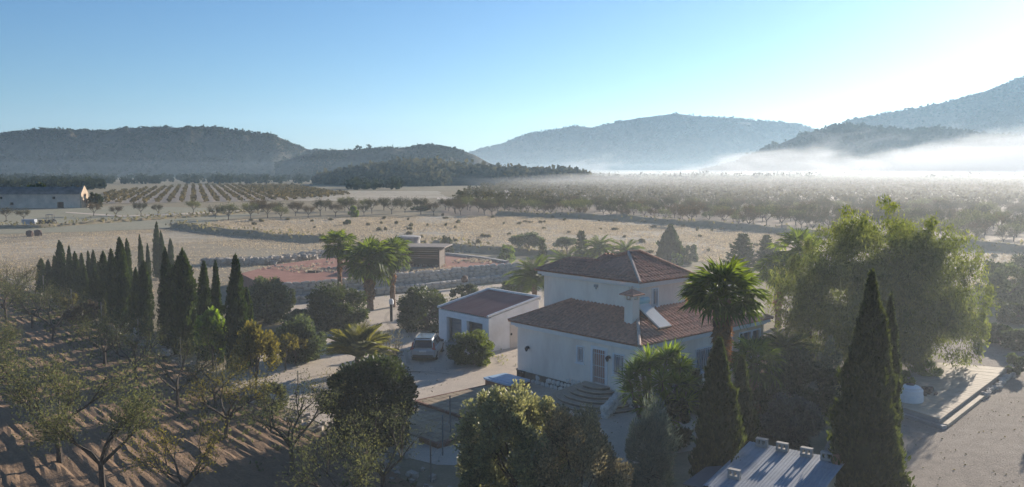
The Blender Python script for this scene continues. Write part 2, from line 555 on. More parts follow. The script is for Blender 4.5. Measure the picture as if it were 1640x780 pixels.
# ploughed almond field with real furrows
FENCE = [(-30, 432), (60, 473), (160, 523), (290, 583), (400, 642), (500, 693), (600, 743), (760, 830)]
SOIL = xy(*FENCE) + [(1.5, 20), (-34, 16), (-80, 90)]
a0 = R(-41)
ax_ = np.array([math.sin(a0), math.cos(a0)])
ay_ = np.array([math.cos(a0), -math.sin(a0)])
us, vs_ = np.arange(-10, 125, 0.9), np.arange(-45, 40, 0.16)
UU, VV = np.meshgrid(us, vs_, indexing='ij')
PX, PY = UU * ax_[0] + VV * ay_[0], UU * ax_[1] + VV * ay_[1]
keep = inpoly(PX, PY, SOIL)
wob = np.sin(UU * 0.21) * 0.10 + np.sin(UU * 0.9 + VV * 1.3) * 0.03
row = (VV % 6.2)
ZZ = 0.10 + 0.03 * np.sin((VV + wob) * 2 * math.pi / 0.62) + RNG.normal(size=UU.shape) * 0.018
track = np.minimum(np.abs(row - 2.0), np.abs(row - 3.7))
ZZ = np.where(track < 0.3, 0.03 + RNG.normal(size=UU.shape) * 0.01, ZZ)
idx = -np.ones(UU.shape, int)
idx[keep] = np.arange(keep.sum())
vv_ = np.stack([PX[keep], PY[keep], ZZ[keep]], 1)
q = np.stack([idx[:-1, :-1], idx[1:, :-1], idx[1:, 1:], idx[:-1, 1:]], -1).reshape(-1, 4)
q = q[(q >= 0).all(1)]
me = bpy.data.meshes.new('ploughed_field')
me.from_pydata(vv_.tolist(), [], q.tolist())
me.materials.append(M['soil'])
if me.polygons[0].normal.z < 0:
    me.flip_normals()
link(me, 'ploughed_field', None, 'structure')

YARD = xy((418, 640), (330, 600), (440, 560), (452, 500), (470, 486), (640, 471), (840, 450), (900, 470)) + [(8, 70), (14, 64), (16, 52), (11.5, 45), (9, 40), (4, 37)] + xy((700, 745), (600, 718), (500, 672))
patch('gravel_yard', YARD, 0.02, M['gravel'], 1.5, 0.4)
patch('gravel_drive', [(12.5, 24), (13.0, 36), (18.0, 47), (20, 60), (30, 66), (52, 64), (70, 40), (60, 18)], 0.012, M['greygravel'], 1.5, 0.4)
M['track'] = mat_ground('packed wheel track', [(0.40, 0.335, 0.27), (0.48, 0.405, 0.33), (0.38, 0.32, 0.26), (0.50, 0.42, 0.34)], scales=(0.2, 1.2, 16.0), bump=0.3, bscale=22.0)


def wheel_track(px, wid, z, mat):
    P = [G(u, v) for u, v in px]
    fine = []
    for i in range(len(P) - 1):
        a, b, c_, d = P[max(i - 1, 0)], P[i], P[i + 1], P[min(i + 2, len(P) - 1)]
        for k in range(10):
            t = k / 10
            fine.append(0.5 * ((2 * b) + (c_ - a) * t + (2 * a - 5 * b + 4 * c_ - d) * t * t + (3 * b - a - 3 * c_ + d) * t ** 3))
    L_, R_ = [], []
    for i, p in enumerate(fine):
        t = (fine[min(i + 1, len(fine) - 1)] - fine[max(i - 1, 0)]).normalized()
        n = Vector((-t.y, t.x, 0)) * wid * random.uniform(.35, .6)
        L_.append((p + n)[:2])
        R_.append((p - n)[:2])
    V = [(x, y, z) for x, y in L_ + R_]
    m = len(L_)
    MB().add(V, [(i, m + i, m + i + 1, i + 1) for i in range(m - 1)]).build('wheel_track', mat, kind='structure')


for off in (0, 21):
    wheel_track([(655 + off, 585), (648 + off, 560), (632 + off, 530), (618 + off * .8, 508), (640 + off * .6, 490), (680 + off * .5, 480)], .3, .026, M['track'])
    wheel_track([(700 + off, 600), (660 + off, 596), (600 + off, 598), (520, 600 + off * .5), (445, 618 + off * .5)], .3, .031, M['track'])
    wheel_track([(1560 + off * 2, 778), (1545 + off * 2, 730), (1590 + off * 1.6, 660), (1650 + off, 600)], .32, .018, M['greygravel'])
DRY = xy((282, 366), (520, 389), (640, 408), (800, 402), (1010, 410), (1200, 425), (1660, 470), (1760, 415), (1640, 404), (1330, 379), (1000, 354), (830, 347), (700, 346), (360, 353))
patch('dry_field', DRY, 0.03, M['drygrass'], 6, 1.0)
STUB = xy((-60, 378), (150, 372), (282, 367), (520, 390), (525, 416), (440, 428), (390, 445), (300, 470), (150, 500), (60, 470), (-60, 425))
patch('stubble_field', STUB, 0.025, M['stubble'], 5, 1.0)
patch('green_field', xy((-60, 376), (150, 371), (300, 364), (360, 352), (420, 343), (330, 333), (200, 330), (-60, 338)), 0.02, M['greenfield'], 6, 1.0)
patch('golden_strip', xy((-60, 398), (110, 380), (285, 372), (400, 383), (250, 392), (60, 412), (-60, 426)), 0.045, M['drygrass'], 4, 1.2)
ORCH = xy((700, 345), (830, 346), (1000, 353), (1330, 377), (1700, 408)) + [(240, 260), (700, 1100), (80, 1100), (-20, 420)]
patch('orchard_ground', ORCH, 0.035, M['orchardsoil'], 8, 1.5)
VINE = xy((168, 326), (300, 324), (470, 321), (560, 312), (470, 297), (300, 297), (168, 309))
patch('vineyard_ground', VINE, 0.05, M['vineground'], 15, 2)
patch('pale_strip', xy((470, 322), (640, 322), (720, 316), (700, 306), (560, 306), (470, 309)), 0.06, M['drygrass'], 15, 2)
patch('pale_track', xy((700, 319.5), (850, 319.5), (850, 316.5), (700, 316.5)), 0.08, M['gravel'], 15, 0.3)
patch('far_track', xy((105, 341), (200, 348), (330, 342), (440, 336), (440, 334.5), (330, 340), (200, 345.5), (105, 339.5)), 0.06, M['gravel'], 8, 0.3)


def bank(name, px, h, wid, mat, n=40):
    """A low earth bank along a line."""
    P = [G(u, v) for u, v in px]
    pts = []
    for a, b in zip(P[:-1], P[1:]):
        k = max(2, int((b - a).length / 3))
        pts += [a.lerp(b, i / k) for i in range(k)]
    pts.append(P[-1])
    prof = [(-0.5, -0.1), (-0.34, 0.55), (-0.16, 0.95), (0.05, 1.0), (0.3, 0.6), (0.6, -0.1)]
    V, F = [], []
    m = len(prof)
    for i, p in enumerate(pts):
        t = (pts[min(i + 1, len(pts) - 1)] - pts[max(i - 1, 0)]).normalized()
        nrm = Vector((-t.y, t.x, 0))
        hh = h * (0.8 + 0.4 * mnoise.noise(p * 0.13))
        for s_, z in prof:
            V.append(tuple(p + nrm * (s_ * wid + random.uniform(-.12, .12)) + Vector((0, 0, z * hh + random.uniform(-.06, .06)))))
    for i in range(len(pts) - 1):
        for k in range(m - 1):
            F.append((i * m + k, (i + 1) * m + k, (i + 1) * m + k + 1, i * m + k + 1))
    mb = MB().add(V, F)
    o = mb.build(name, mat, smooth=True, kind='structure')
    return pts


B1 = bank('field_bank', [(284, 364), (360, 374), (440, 382), (520, 388)], 1.25, 3.4, M['earth'])
B2 = bank('field_bank', [(800, 345), (900, 348), (1000, 353), (1130, 363), (1330, 380), (1500, 393), (1680, 408)], 1.5, 5.0, M['earth'])
B3 = bank('field_bank', [(700, 394), (760, 402), (830, 406), (900, 410)], 1.0, 3.0, M['earth'])
B4 = bank('field_bank', [(-40, 366), (60, 365), (180, 356), (330, 346), (440, 338)], 0.8, 2.6, M['earth'])


# ------------------------------------------------------------------ hills
def at_depth(u, v, d):
    return np.array([0, 0, CAMH]) + d * (_fw + np.array([1, 0, 0]) * (u - 820) / FPX + _up * (390 - v) / FPX)


def hill(name, prof, D, slope, nx=160, nt=34, amp=0.12, scrub=0, ssize=2.5, D2=None, seed=0, stuffname='scrub', tall=1.0, leaf='l_scrub'):
    pu = [p[0] for p in prof]
    pv = [p[1] for p in prof]
    V = np.zeros((nx, nt, 3))
    for i, u in enumerate(np.linspace(pu[0], pu[-1], nx)):
        v = float(np.interp(u, pu, pv))
        d = D + ((D2 or D) - D) * (u - pu[0]) / (pu[-1] - pu[0])
        top = at_depth(u, v, d)
        zr = max(top[2], 0.5)
        away = np.array([top[0], top[1], 0])
        away /= np.linalg.norm(away)
        for j in range(nt):
            t = j / (nt - 1) * 1.5                      # 0 foot, 1 ridge, 1.5 behind
            if t <= 1:
                k = t ** 0.9
                base = top - away * (1 - t) * zr / slope
                z = zr * (1.15 * k - 0.15 * k ** 3) / 1.0
            else:
                base = top + away * (t - 1) * 2 * zr / slope * 0.6
                z = zr * (1 - (t - 1) * 1.9)
            g = mnoise.fractal((u * 0.018 + seed, t * 1.3, seed * 1.7), 1.0, 2.1, 5)
            g2 = mnoise.ridged_multi_fractal((u * 0.012 + 5 + seed, t * 0.5 + 9, seed), 0.9, 2.0, 4, 1.0, 2.0)
            f = math.sin(math.pi * min(1, t / 1.02)) * (1 - t ** 3) if t < 1 else 0
            z += zr * amp * f * (g * 1.2 - (g2 - 1.0) * 0.7) + (zr * 0.012 * mnoise.noise((u * 0.15, t * 9, seed)) if t > 0.9 else 0)
            V[i, j] = (base[0], base[1], max(z, -3) if t > 0 else -3)
    F = [(i * nt + j, (i + 1) * nt + j, (i + 1) * nt + j + 1, i * nt + j + 1) for i in range(nx - 1) for j in range(nt - 1)]
    MB().add(V.reshape(-1, 3), F).build(name, M['hill'], smooth=True, kind='structure')
    if scrub:
        m = int(nt / 1.5) + 1
        ii = RNG.uniform(0, nx - 1.01, scrub)
        jj = RNG.uniform(0.5, m + 0.3, scrub)
        i0, j0 = ii.astype(int), jj.astype(int)
        fi, fj = (ii - i0)[:, None], (jj - j0)[:, None]
        p = (V[i0, j0] * (1 - fi) + V[i0 + 1, j0] * fi) * (1 - fj) + (V[i0, j0 + 1] * (1 - fi) + V[i0 + 1, j0 + 1] * fi) * fj
        dens = np.array([mnoise.noise((a * 0.02, b * 0.02, c * 0.03)) for a, b, c in p])
        p = p[dens > -0.12 + RNG.uniform(-.2, .2, len(p))]
        c = np.repeat(p, 5, 0)
        s = np.repeat(RNG.uniform(0.4, 1.4, len(p)) * ssize, 5)
        off = RNG.normal(size=c.shape) * 0.4 * s[:, None]
        off[:, 2] = np.abs(off[:, 2]) * tall + 0.25 * s
        P = leaves(c + off, np.array([[0, 0, 1.0]]), s * 0.62, 0.85, 1.2)
        link(quads(P, M[leaf], stuffname), stuffname, None, 'stuff')
    return V


hill('hill', [(-420, 240), (-200, 225), (-60, 221), (0, 214), (65, 205), (130, 207), (180, 209), (200, 204), (265, 203), (345, 203), (400, 211), (440, 216), (490, 238), (540, 243), (600, 252), (700, 272)], 1150, 0.44, 200, 44, 0.42, 16000, 1.7, seed=1)
hill('hill', [(440, 262), (500, 244), (540, 240), (575, 240), (640, 237), (690, 232), (730, 239), (760, 248), (785, 262), (830, 272)], 950, 0.42, 100, 34, 0.32, 9000, 1.6, seed=2)
hill('hillock', [(505, 292), (545, 283), (590, 272), (640, 266), (690, 265), (730, 272), (780, 274), (850, 279), (930, 280), (1010, 285)], 640, 0.20, 80, 22, 0.15, 11000, 2.5, seed=3, stuffname='woodland', tall=1.5, leaf='l_orchard')
hill('mountain', [(560, 276), (660, 262), (750, 243), (800, 232), (845, 214), (880, 209), (920, 201), (950, 204), (1000, 192), (1040, 186), (1085, 181), (1110, 185), (1160, 188), (1230, 194), (1270, 196), (1310, 208), (1400, 226), (1600, 262)], 3300, 0.56, 190, 36, 0.24, 16000, 4.5, seed=4)
hill('hill', [(1120, 281), (1180, 262), (1215, 246), (1250, 229), (1290, 212), (1330, 204), (1360, 200), (1400, 205), (1450, 209), (1500, 206), (1560, 214), (1640, 222), (1800, 238)], 1350, 0.46, 130, 32, 0.20, 10000, 3.6, seed=5, tall=1.3)
hill('mountain', [(1300, 214), (1370, 190), (1430, 180), (1520, 163), (1580, 145), (1640, 123), (1720, 104), (1850, 110), (2100, 160)], 2500, 0.56, 120, 34, 0.24, 12000, 4.2, seed=6)


# ------------------------------------------------------------------ red gravel platform and its stone walls
PADZ = 1.7
WTOP = [(405, 449), (430, 450), (460, 452), (495, 454), (540, 455), (600, 452), (650, 447), (692, 441), (727, 435), (767, 429), (800, 426.5), (842, 431)]
WBOT = [(420, 488), (455, 487), (485, 485), (520, 482), (560, 478), (600, 473), (640, 469), (703, 463), (753, 456), (800, 451), (842, 448)]
_wb = [G(u, v) for u, v in WBOT]
_front = []
for _i, _p in enumerate(_wb):
    _t = (_wb[min(_i + 1, len(_wb) - 1)] - _wb[max(_i - 1, 0)]).normalized()
    _front.append((_p.x - _t.y * 1.62, _p.y + _t.x * 1.62))
padpoly = _front + xy((812, 421), (770, 414), (718, 408), (600, 407), (528, 413), (440, 424), (385, 438), z=PADZ)
padpoly = padpoly[::-1]
MB().prism(padpoly, -0.2, PADZ).build('red_terrace', M['redgravel'], kind='structure')
# pale kerb along the back of the terrace
bk = xy((812, 421), (770, 414), (718, 408), (600, 407), (528, 413), z=PADZ)
mb = MB()
for a, b in zip(bk[:-1], bk[1:]):
    d = math.dist(a, b)
    mb.box(((a[0] + b[0]) / 2, (a[1] + b[1]) / 2, PADZ + 0.1), (d, 0.5, 0.3), math.atan2(b[1] - a[1], b[0] - a[0]))
mb.build('kerb', M['concrete'], kind='structure')


def stone_mesh(seed, flat=0.5):
    rr = random.Random(seed)
    mb = MB()
    V, F = [], []
    nlat, nlon = 4, 6
    for i in range(nlat + 1):
        th = math.pi * i / nlat
        for k in range(nlon):
            ph = 2 * math.pi * k / nlon + (i % 2) * 0.4
            x, y, z = math.sin(th) * math.cos(ph), math.sin(th) * math.sin(ph), math.cos(th)
            s = rr.uniform(0.82, 1.1)
            p = [math.copysign(abs(c) ** 0.55, c) * 0.5 * s for c in (x, y, z)]
            V.append((p[0], p[1] * flat, p[2]))
    for i in range(nlat):
        for k in range(nlon):
            F.append((i * nlon + k, i * nlon + (k + 1) % nlon, (i + 1) * nlon + (k + 1) % nlon, (i + 1) * nlon + k))
    mb.add(V, F)
    me = mb.mesh('stone', M['stone'])
    return me


STONES = [stone_mesh(i, 0.8) for i in range(7)]


def stone_wall(name, label, top, bot, z_of, tiers, n_max, back_mat, size):
    """A dry stone wall following a polyline of ground points, every stone its own part."""
    root = thing(name, label, 'stone wall')
    L_ = [0]
    for a, b in zip(bot[:-1], bot[1:]):
        L_.append(L_[-1] + math.dist(a, b))
    tot = L_[-1]

    def pos(s):
        for i in range(len(bot) - 1):
            if s <= L_[i + 1] or i == len(bot) - 2:
                t = (s - L_[i]) / max(1e-6, L_[i + 1] - L_[i])
                a, b = bot[i], bot[i + 1]
                return Vector((a[0] + (b[0] - a[0]) * t, a[1] + (b[1] - a[1]) * t, 0)), math.atan2(b[1] - a[1], b[0] - a[0])

    mb = MB()
    k = int(tot / 1.5)
    for (off, z0, z1) in tiers:
        for i in range(k):
            p, an = pos((i + 0.5) * tot / k)
            nrm = Vector((-math.sin(an), math.cos(an), 0))
            c = p + nrm * (off + 0.36)
            mb.box((c.x, c.y, (z0 + z1) / 2 - 0.08 + (i % 2) * 0.004), (tot / k * 1.12, 0.6, z1 - z0), an)
    mb.build('rubble_core', back_mat, root)
    cnt = 0
    for (off, z0, z1) in tiers:
        z = z0
        while z < z1 - 0.1 and cnt < n_max:
            h = random.uniform(size[1], size[2])
            s = random.uniform(0, 0.4)
            while s < tot - 0.2 and cnt < n_max:
                L1 = random.uniform(size[0], size[0] * 2.2)
                p, an = pos(min(tot, s + L1 / 2))
                nrm = Vector((-math.sin(an), math.cos(an), 0))
                c = p + nrm * (off + random.uniform(-0.06, 0.08))
                o = bpy.data.objects.new('stone', random.choice(STONES))
                COL.objects.link(o)
                o.parent = root
                o.location = (c.x, c.y, min(z + h / 2, z1) + random.uniform(-.05, .05))
                o.rotation_euler = (random.uniform(-.1, .1), random.uniform(-.16, .16), an + random.uniform(-.12, .12))
                o.scale = (L1 * 1.02, 0.5, h * random.uniform(0.9, 1.15))
                s += L1
                cnt += 1
            z += h
    return root


WB = xy(*WBOT)
sw = stone_wall('retaining_wall', 'two tier dry stone retaining wall of pale slabs below the red gravel terrace', None, WB, None, [(0.0, 0.0, 0.8), (1.2, 0.55, 1.75)], 300, M['concrete'], (0.5, 0.34, 0.5))
br = random.choice(STONES).copy()
br.materials[0] = M['darkstone']
o = link(br, 'boulder', sw, label='reddish brown boulder set among the pale slabs')
p = G(744, 447, 0.9)
o.location, o.scale = (p.x, p.y - 0.3, 0.95), (0.75, 0.8, 0.8)

# ================================================================== BUILDINGS
def wall_panel(mb, x0, x1, z0, z1, y, th, holes, axis='x'):
    """A wall from x0 to x1 whose outer face is at y, with holes (x0,x1,z0,z1); built as butted blocks."""
    xs = sorted({x0, x1, *[h[0] for h in holes], *[h[1] for h in holes]})
    for a, b in zip(xs[:-1], xs[1:]):
        hs = sorted([(h[2], h[3]) for h in holes if h[0] < (a + b) / 2 < h[1]])
        z = z0
        for h0, h1 in hs + [(z1, z1)]:
            if h0 - z > 1e-4:
                if axis == 'x':
                    mb.span((a, y, z), (b, y + th, h0))
                else:
                    mb.span((y, a, z), (y + th, b, h0))
            z = max(z, h1)


def roof_plane(mb, A_, B_, C_, D_, pitch=0.30, amp=0.085, course=0.45):
    """Barrel tiles over a quad: A,B along the eave, C above B, D above A (C may equal D)."""
    A_, B_, C_, D_ = [Vector(p) for p in (A_, B_, C_, D_)]
    e = (B_ - A_).normalized()
    Lg = (B_ - A_).length
    nrm = e.cross((C_ + D_) / 2 - A_).normalized()
    if nrm.z < 0:
        nrm = -nrm
    up = nrm.cross(e)
    if up.z < 0:
        up = -up

    def loc(p):
        return (p - A_).dot(e), (p - A_).dot(up)
    (cx, cy), (dx, dy) = loc(C_), loc(D_)
    topy = max(cy, dy)

    def xr(y):      # left and right edge at height y
        xl = dx * y / dy if dy > 0 else 0
        xrr = Lg + (cx - Lg) * y / cy if cy > 0 else Lg
        return xl, xrr
    ncr = max(1, int(topy / course))
    for k in range(ncr):
        y0, y1 = k * topy / ncr, (k + 1) * topy / ncr
        l0, r0 = xr(y0)
        l1, r1 = xr(y1)
        n0, n1 = math.floor(min(l0, l1) / pitch), math.ceil(max(r0, r1) / pitch)
        for i in range(n0, n1):
            sag = random.uniform(-0.012, 0.012)
            P = []
            for y, zz in ((y0 - 0.03, 0.035), (y1, 0.0)):
                lo, hi = xr(min(max(y, 0), topy))
                for t in (0.0, 0.22, 0.5, 0.78, 1.0):
                    x = min(max((i + t) * pitch, lo), hi)
                    hgt = math.sin(math.pi * ((x / pitch) - i)) * amp + zz + sag
                    P.append(A_ + e * x + up * y + nrm * hgt)
            if max((p - P[0]).length for p in P[1:5]) + max((p - P[5]).length for p in P[6:]) < 0.03:
                continue
            mb.add([tuple(p) for p in P], [(0, 1, 6, 5), (1, 2, 7, 6), (2, 3, 8, 7), (3, 4, 9, 8)])


def under(mb, pts):
    mb.add([(p[0], p[1], p[2] - 0.03) for p in pts], [tuple(range(len(pts)))])


def window(root, x, z, wd, ht, y, axis='x', bars=4, sill=True, split=1):
    """Window set in a hole: frame, recessed pane, outside grille. Outer wall face at y, looking to -axis side (front) or +x."""
    def P(u, d, zz):         # u along the wall, d outwards
        return (u, y - d, zz) if axis == 'x' else (y + d, u, zz)
    mb = MB()
    f = 0.075
    for (u0, u1, z0, z1) in ((x - f, x, z - f, z + ht + f), (x + wd, x + wd + f, z - f, z + ht + f), (x, x + wd, z + ht, z + ht + f), (x, x + wd, z - f, z)):
        mb.span(P(u0, 0.035, z0), P(u1, -0.10, z1))
    for k in range(1, split + 1):
        uu = x + wd * k / (split + 1)
        mb.span(P(uu - 0.025, -0.12, z), P(uu + 0.025, -0.17, z + ht))
    fr = mb.build('window', M['white'], root)
    MB().span(P(x, -0.19, z), P(x + wd, -0.21, z + ht)).build('pane', M['glass'], fr)
    if bars:
        g = MB()
        for k in range(bars):
            uu = x + wd * (k + 0.5) / bars
            g.span(P(uu - 0.014, 0.07, z - 0.02), P(uu + 0.014, 0.045, z + ht + 0.02))
        for zz in (z + 0.08, z + ht - 0.08):
            g.span(P(x - 0.04, 0.043, zz - 0.014), P(x + wd + 0.04, 0.02, zz + 0.014))
        g.build('grille', M['grille'], fr)
    if sill:
        MB().span(P(x - 0.14, 0.09, z - f - 0.06), P(x + wd + 0.14, -0.02, z - f - 0.002)).build('sill', M['white'], fr)
    return fr


HA = G(829, 607)
HROT = R(-48)
house = thing('villa', 'two storey cream villa with clay tile roofs, white cornice and curved stone steps', 'house', HA, HROT)
FX, RY = 9.62, 12.2           # length of the front, length of the long side
mb = MB()
doorh = (6.35, 7.28, 1.0, 2.92)
w1 = (5.12, 5.58, 2.0, 2.85)
w2 = (7.9, 8.6, 1.75, 2.85)
wall_panel(mb, 0, FX, 0, 3.5, 0, 0.3, [doorh, w1, w2], 'x')
rw = [(2.7, 3.75, 1.5, 2.6), (5.2, 6.9, 1.3, 2.6)]
wall_panel(mb, 0.3, 7.3, 0, 3.5, FX - 0.3, 0.3, rw, 'y')
mb.span((0, 0.3, 0), (0.3, 9, 3.5))
mb.span((0.3, 8.7, 0), (FX - 0.3, 9.0, 3.5))
mb.build('wall', M['plaster'], house)
# glazed sun room at the far end of the long side
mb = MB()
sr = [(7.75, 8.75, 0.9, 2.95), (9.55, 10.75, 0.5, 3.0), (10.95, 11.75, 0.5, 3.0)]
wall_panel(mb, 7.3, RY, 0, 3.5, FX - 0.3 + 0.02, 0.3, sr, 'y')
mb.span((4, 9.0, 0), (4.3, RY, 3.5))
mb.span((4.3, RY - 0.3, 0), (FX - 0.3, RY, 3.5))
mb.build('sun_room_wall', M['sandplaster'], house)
window(house, 7.75, 0.9, 1.0, 2.05, FX + 0.02, 'y', 0, True, 1)
window(house, 9.55, 0.5, 1.2, 2.5, FX + 0.02, 'y', 0, True, 1)
window(house, 10.95, 0.5, 0.8, 2.5, FX + 0.02, 'y', 0, True, 0)
window(house, w1[0], w1[2], .46, .85, 0, 'x', 4)
window(house, w2[0], w2[2], .70, 1.10, 0, 'x', 5)
window(house, rw[0][0], rw[0][2], 1.05, 1.1, FX, 'y', 7)
window(house, rw[1][0], rw[1][2], 1.7, 1.3, FX, 'y', 9, True, 2)
# front door with a white frame and a grille
mb = MB()
x, z, wd, ht = doorh[0], doorh[2], doorh[1] - doorh[0], doorh[3] - doorh[2]
for a, b in (((x - .17, -.04, z), (x, .1, z + ht + .17)), ((x + wd, -.04, z), (x + wd + .17, .1, z + ht + .17)), ((x, -.04, z + ht), (x + wd, .1, z + ht + .17))):
    mb.span(a, b)
door = mb.build('door', M['white'], house)
mb = MB()
for k in range(5):
    mb.box((x + wd * (k + .5) / 5, 0.155 + (k % 2) * 0.008, z + ht / 2), (wd / 5 - .012, .05, ht - .02))
mb.build('door_leaf', M['doorwood'], door)
mb = MB()
for k in range(6):
    mb.box((x + wd * (k + .5) / 6, -.005, z + ht / 2), (.017, .024, ht))
for zz in (.35, 1.0, 1.7):
    mb.box((x + wd / 2, -.031, z + zz), (wd, .022, .03))
mb.build('door_grille', M['grille'], door)
# upper storey
UX0, UX1, UY0, UY1 = -0.55, 7.3, 2.8, 7.2
mb = MB()
uw = [(3.75, 4.15, 5.15, 6.0)]
mb.span((UX0, UY0, 3.3), (UX1, UY0 + .3, 6.4))
uw = [(4.0, 4.5, 5.05, 6.0)]
wall_panel(mb, UY0 + .3, UY1, 3.3, 6.4, UX1 - .3, .3, uw, 'y')
mb.span((UX0, UY0 + .3, 0), (UX0 + .3, UY1, 6.4))
mb.span((UX0 + .3, UY1 - .3, 3.3), (UX1 - .3, UY1, 6.4))
mb.build('upper_wall', M['plaster'], house)
window(house, 4.0, 5.05, .5, .95, UX1, 'y', 4)
# cornices
mb = MB()
for (x0, x1, y0, y1, z0, z1, o1) in ((0, FX, 0, RY, 3.42, 3.62, .30), (0, FX, 0, RY, 3.30, 3.418, .12)):
    mb.span((x0 - o1, y0 - o1, z0), (x1 + o1, y0 - .002, z1))
    mb.span((x1 + .022, y0, z0), (x1 + o1, y1 + o1, z1))
    mb.span((x0 - o1, y0, z0), (x0 - .002, 3, z1))
for (o1, z0, z1) in ((.30, 6.34, 6.52), (.12, 6.22, 6.338)):
    mb.span((UX0 - o1, UY0 - o1, z0), (UX1 + o1, UY0 - .002, z1))
    mb.span((UX1 + .002, UY0, z0), (UX1 + o1, UY1 + o1, z1))
    mb.span((UX0 - o1, UY0, z0), (UX0 - .002, UY1 + o1, z1))
mb.build('cornice', M['white'], house)
# roofs
E0 = 3.66
o_ = 0.42
e1, e2, e3 = (-o_, -o_, E0), (FX + o_, -o_, E0), (FX + o_, RY + o_, E0)
t1, t2 = (1.95, UY0 + .05, 4.92), (UX1 - .02, UY0 - .1, 4.92)
t3 = (UX1 + .02, 9.6, 4.92)
mb = MB()
roof_plane(mb, e1, e2, t2, t1)
roof_plane(mb, e2, e3, t3, t2)
roof_plane(mb, (-o_, 2.9, E0), e1, t1, (1.9, 2.9, 4.92))
roof_plane(mb, e3, (3.6, RY + o_, E0), (4.8, 9.8, 4.92), t3)
for q in ((e1, e2, t2, t1), (e2, e3, t3, t2), ((-o_, 2.9, E0), e1, t1), (e3, (3.6, RY + o_, E0), (4.8, 9.8, 4.92), t3)):
    under(mb, q)
mb.span((4.3, 8.9, 3.6), (7.2, 9.9, 4.88))
mb.build('lower_roof', M['tile'], house, kind='stuff')
U0 = 6.56
f1, f2, f3, f4 = (UX0 - o_, UY0 - o_, U0), (UX1 + o_, UY0 - o_, U0), (UX1 + o_, UY1 + o_, U0), (UX0 - o_, UY1 + o_, U0)
ra, rb, rc, rd = (0.05, 4.6, 7.22), (2.7, 4.65, 7.25), (4.65, 4.95, 7.92), (5.0, 5.6, 7.95)
mb = MB()
roof_plane(mb, f2, f3, rd, rc)
fm = (2.9, UY0 - o_, U0)
roof_plane(mb, f1, fm, rb, ra)
roof_plane(mb, fm, f2, rc, rb)
roof_plane(mb, f4, f1, ra, ra)
fb = (2.9, UY1 + o_, U0)
roof_plane(mb, f3, fb, rb, rd)
roof_plane(mb, fb, f4, ra, rb)
for q in ((f2, f3, rd, rc), (f1, fm, rb, ra), (fm, f2, rc, rb), (f4, f1, ra)):
    under(mb, q)
mb.build('upper_roof', M['tile'], house, kind='stuff')


def ridge(name, pts, r, mat):
    mb = MB()
    for a, b in zip(pts[:-1], pts[1:]):
        a, b = Vector(a), Vector(b)
        k = max(1, int((b - a).length / .4))
        for i in range(k):
            p0, p1 = a.lerp(b, i / k), a.lerp(b, (i + 1.06) / k)
            mb.tube([p0 + Vector((0, 0, .03)), p1 + Vector((0, 0, .05))], [r * 1.1, r * .92], 7)
    return mb.build(name, mat, house, smooth=False)


ridge('hip_cap', [e2, t2], .10, M['hipcap'])
ridge('hip_cap', [f2, rc], .10, M['hipcap'])
ridge('hip_cap', [e3, t3], .10, M['tile'])
ridge('hip_cap', [rc, rd, f3], .10, M['tile'])
ridge('hip_cap', [f1, ra, rb, rc], .10, M['tile'])
ridge('hip_cap', [e1, t1], .10, M['tile'])
# chimney with a little tiled hood
cx, cy = 7.78, 1.62
ch = MB().span((cx - .3, cy - .3, 3.9), (cx + .3, cy + .3, 5.72)).build('chimney', M['plaster'], house)
for sx in (-1, 1):
    for sy in (-1, 1):
        MB().box((cx + sx * .24, cy + sy * .24, 5.86), (.13, .13, .28)).build('chimney_post', M['plaster'], ch)
MB().add([(cx - .52, cy - .52, 5.98), (cx + .52, cy - .52, 5.98), (cx + .52, cy + .52, 5.98), (cx - .52, cy + .52, 5.98), (cx, cy, 6.34), (cx - .52, cy - .52, 6.04), (cx + .52, cy - .52, 6.04), (cx + .52, cy + .52, 6.04), (cx - .52, cy + .52, 6.04)],
         [(3, 2, 1, 0), (0, 1, 6, 5), (1, 2, 7, 6), (2, 3, 8, 7), (3, 0, 5, 8), (5, 6, 4), (6, 7, 4), (7, 8, 4), (8, 5, 4)]).build('chimney_hood', M['tile'], ch)
MB().lathe([(.07, 0), (.085, .1), (.02, .2)], 8, (cx, cy, 6.3)).build('finial', M['hipcap'], ch)
MB().tube([(6.6, UY0 - .06, 3.9), (6.6, UY0 - .06, 6.3)], .045, 6).build('downpipe', M['plaster'], house)
# wall lamps and the little vent
for (lx, lz) in ((1.05, 2.15), (7.62, 2.62), (9.1, 2.0)):
    MB().box((lx, -.05, lz), (.09, .09, .12)).box((lx, -.17, lz + .10), (.05, .2, .04)).lathe([(.05, -.2), (.11, -.02), (.12, 0), (.03, .1)], 8, (lx, -.24, lz)).build('wall_lamp', M['darkmetal'], house)
MB().box((4.0, UY0 - .06, 6.0), (.26, .1, .16)).box((4.0, UY0 - .05, 5.86), (.08, .07, .12)).build('floodlight', M['concrete'], house)
MB().span((.25, -.3, .12), (.75, -.02, .62)).span((.3, -.32, .2), (.48, -.301, .55)).span((.53, -.32, .2), (.7, -.301, .55)).build('basement_vent', M['darkmetal'], house)
